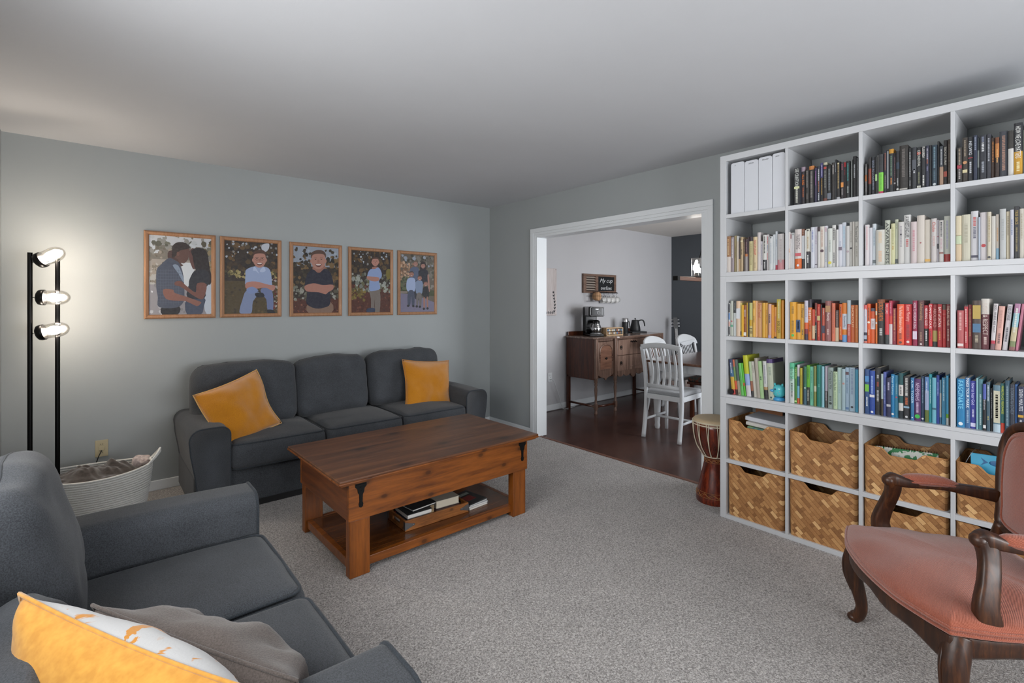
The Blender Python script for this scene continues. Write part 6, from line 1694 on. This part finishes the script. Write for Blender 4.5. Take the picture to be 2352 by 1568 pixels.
def crest_chair(label, loc, rz):
    t = thing('dining_chair', label, 'chair', loc, rz, 'white round-backed chairs at the far side of the table')
    W = .2
    for s in (-1, 1):
        P = cat([(-.06, s*.175, 0), (-.012, s*.18, .25), (0, s*.18, .45), (-.03, s*.19, .66), (-.075, s*.215, .84)], 5)
        MB().sweep(P, (.018, .019), 10, up=(1, 0, 0)).build('back_post', whp, t)
        MB().sweep([(.40, s*.19, 0), (.385, s*.18, .43)], .018, 10, up=(1, 0, 0)).build('leg', whp, t)
    v, f = rbox(.215, .215, .02, .018, lambda p, q: (p[0]+.2, p[1]*(1+.06*(p[0]/.2)), p[2]+.445)); MB().add(v, f, sm=True).build('seat', whp, t)
    m = MB(); P = [(-.235, .80), (-.24, .84), (-.215, .885), (-.12, .925), (0, .94), (.12, .925), (.215, .885), (.24, .84), (.235, .80), (.17, .825), (.12, .80), (0, .785), (-.12, .80), (-.17, .825)]
    Q = cat([(a, b, 0) for a, b in P], 3, True)
    N = len(Q); fsq = [tuple(range(N)), tuple(reversed(range(N, 2*N)))]+[(i, N+i, N+(i+1) % N, (i+1) % N) for i in range(N)]
    m.add([(-.05-.03*(1-(q.x/.24)**2)-.012-(q.y-.8)*.3, q.x, q.y) for q in Q]+[(-.05-.03*(1-(q.x/.24)**2)+.012-(q.y-.8)*.3, q.x, q.y) for q in Q], fsq)
    m.build('crest_rail', whp, t, .003)
    for k in range(7):
        y = -.12+k*.04; MB().sweep(cat([(.0, y*.9, .46), (-.02, y*.95, .62), (-.075, y, .80)], 4), .0065, 8, up=(1, 0, 0)).build('spindle', whp, t)
    return t
c2 = crest_chair('white round-backed chair at the far side of the table, nearer the sideboard', (5.60, 3.60, Z0), R(-90))
clone(c2, (6.28, 3.53, Z0), R(-90), 'white round-backed chair at the far side of the table, nearer the dark wall')
# patterned cushion on the near bench seat under the table
bn = thing('bench', 'dark bench with a patterned floral pad under the far side of the dining table', 'bench', (5.90, 2.96, Z0))
MB().box(-.45, .45, -.16, .16, .40, .43).build('seat', waldk, bn, .004)
for sx in (-1, 1):
    for sy in (-1, 1): MB().box(sx*.4-.02, sx*.4+.02, sy*.12-.02, sy*.12+.02, 0, .40).build('leg', waldk, bn)
t = NT('dark_floral_fabric'); v = t.coord(); f = t.noise(v, 16, 3, .6, 1.5); g = t.noise(v, 9, 2, .5, 2)
t.base(t.mix(t.math('GREATER_THAN', g, .56), t.ramp(f, [(.42, hexc('1e211f')), (.5, hexc('4c5450')), (.6, hexc('2a2d2c'))]), hexc('6e3a2a')))
v_, f_ = rbox(.44, .165, .025, .02, lambda p, q: (p[0], p[1], p[2]+.455)); MB().add(v_, f_, sm=True).build('seat_pad', t.set(.9), bn)
# chandelier
ch = thing('chandelier', 'linear wooden chandelier with lit glass shades over the dining table', 'chandelier', (5.07, 2.70, 0))
bw = wood('chandelier_wood', '3a2418', '57392a', '6d4c3a', 'X', .5, 1.5)
MB().box(-.56, .56, -.025, .025, 1.60, 1.64).build('beam', bw, ch, .003)
MB().box(-.575, -.53, -.028, .028, 1.597, 1.643).build('end_cap', iron, ch, .002); MB().box(.53, .575, -.028, .028, 1.597, 1.643).build('end_cap', iron, ch, .002)
m = MB(); m.cyl((0, 0, 1.64), (0, 0, 2.43), .009, n=12); m.build('rod', iron, ch)
MB().lathe([(.001, 2.425), (.065, 2.425), (.065, 2.45)], 24).build('ceiling_canopy', iron, ch)
for s in (-1, 1): MB().cyl((s*.01, 0, 2.03), (s*.19, 0, 1.64), .006, n=8).build('brace', iron, ch)
m = MB(); m.lathe([(.02, 2.0), (.02, 2.05)], 12); m.build('collar', iron, ch)
shade = clear_glass('seeded_glass', (1, 1, 1), .08); glow2 = emit('lit_bulb', (1, .93, .85), 60)
for x in (-.155, .155, .42):
    Mx = Matrix.Translation((x, 0, 1.64))
    sh = MB().lathe([(.052, .012), (.055, .014), (.055, .205), (.052, .205)], 28, Mx, cap=False).build('glass_shade', shade, ch)
    MB().lathe([(.06, 0), (.06, .01), (.02, .014), (.02, .05)], 20, Mx).build('socket', iron, sh)
    MB().lathe([(.012, .05), (.026, .08), (.030, .11), (.022, .14), (.001, .152)], 16, Mx).build('light_bulb', glow2, sh)
# guitar in the corner
gt = thing('guitar', 'guitar leaning in the dark corner of the dining room, headstock up', 'guitar', (6.98, 4.14, Z0), R(-38))
gt.rotation_euler = (R(-9), 0, R(-38))
gwood = wood('guitar_brown', '3a1c0e', '6a3c1f', '8a5530', 'Z', .25, 1.5, coat=.5)
P = cat([(0, .02, 0), (.17, .06, 0), (.20, .18, 0), (.14, .29, 0), (.135, .36, 0), (.15, .43, 0), (.10, .50, 0), (0, .52, 0), (-.10, .50, 0), (-.15, .43, 0), (-.135, .36, 0), (-.14, .29, 0), (-.20, .18, 0), (-.17, .06, 0)], 4, True)
MB().prism([(p.x, p.y) for p in P], -.045, .045, Matrix.Rotation(R(90), 4, 'X')).build('body', gwood, gt, .006)
MB().lathe([(.05, 0), (.05, .002), (.001, .002)], 24, Matrix.Translation((0, -.0455, .36)) @ Matrix.Rotation(R(90), 4, 'X')).build('sound_hole', blk, gt)
MB().box(-.025, .025, -.062, -.035, .36, .96).build('neck', paint('dark_fretboard', '2a2422', .4), gt, .003)
MB().prism([(-.026, .96), (.026, .96), (.036, 1.0), (.034, 1.15), (-.034, 1.15), (-.036, 1.0)], .035, .052, Matrix.Rotation(R(90), 4, 'X')).build('headstock', blk, gt, .002)
for s in (-1, 1):
    for k in range(3):
        m = MB(); z = 1.01+k*.05; m.cyl((s*.034, -.044, z), (s*.055, -.044, z), .003, n=6); m.ball((s*.06, -.044, z), .011, 8, sq=(1, .5, .8)); m.build('tuning_peg', chrome, gt)
m = MB()
for k in range(6): m.cyl((-.018+k*.0072, -.064, .25), (-.018+k*.0072, -.064, .97), .0007, n=4)
m.build('strings', chrome, gt)
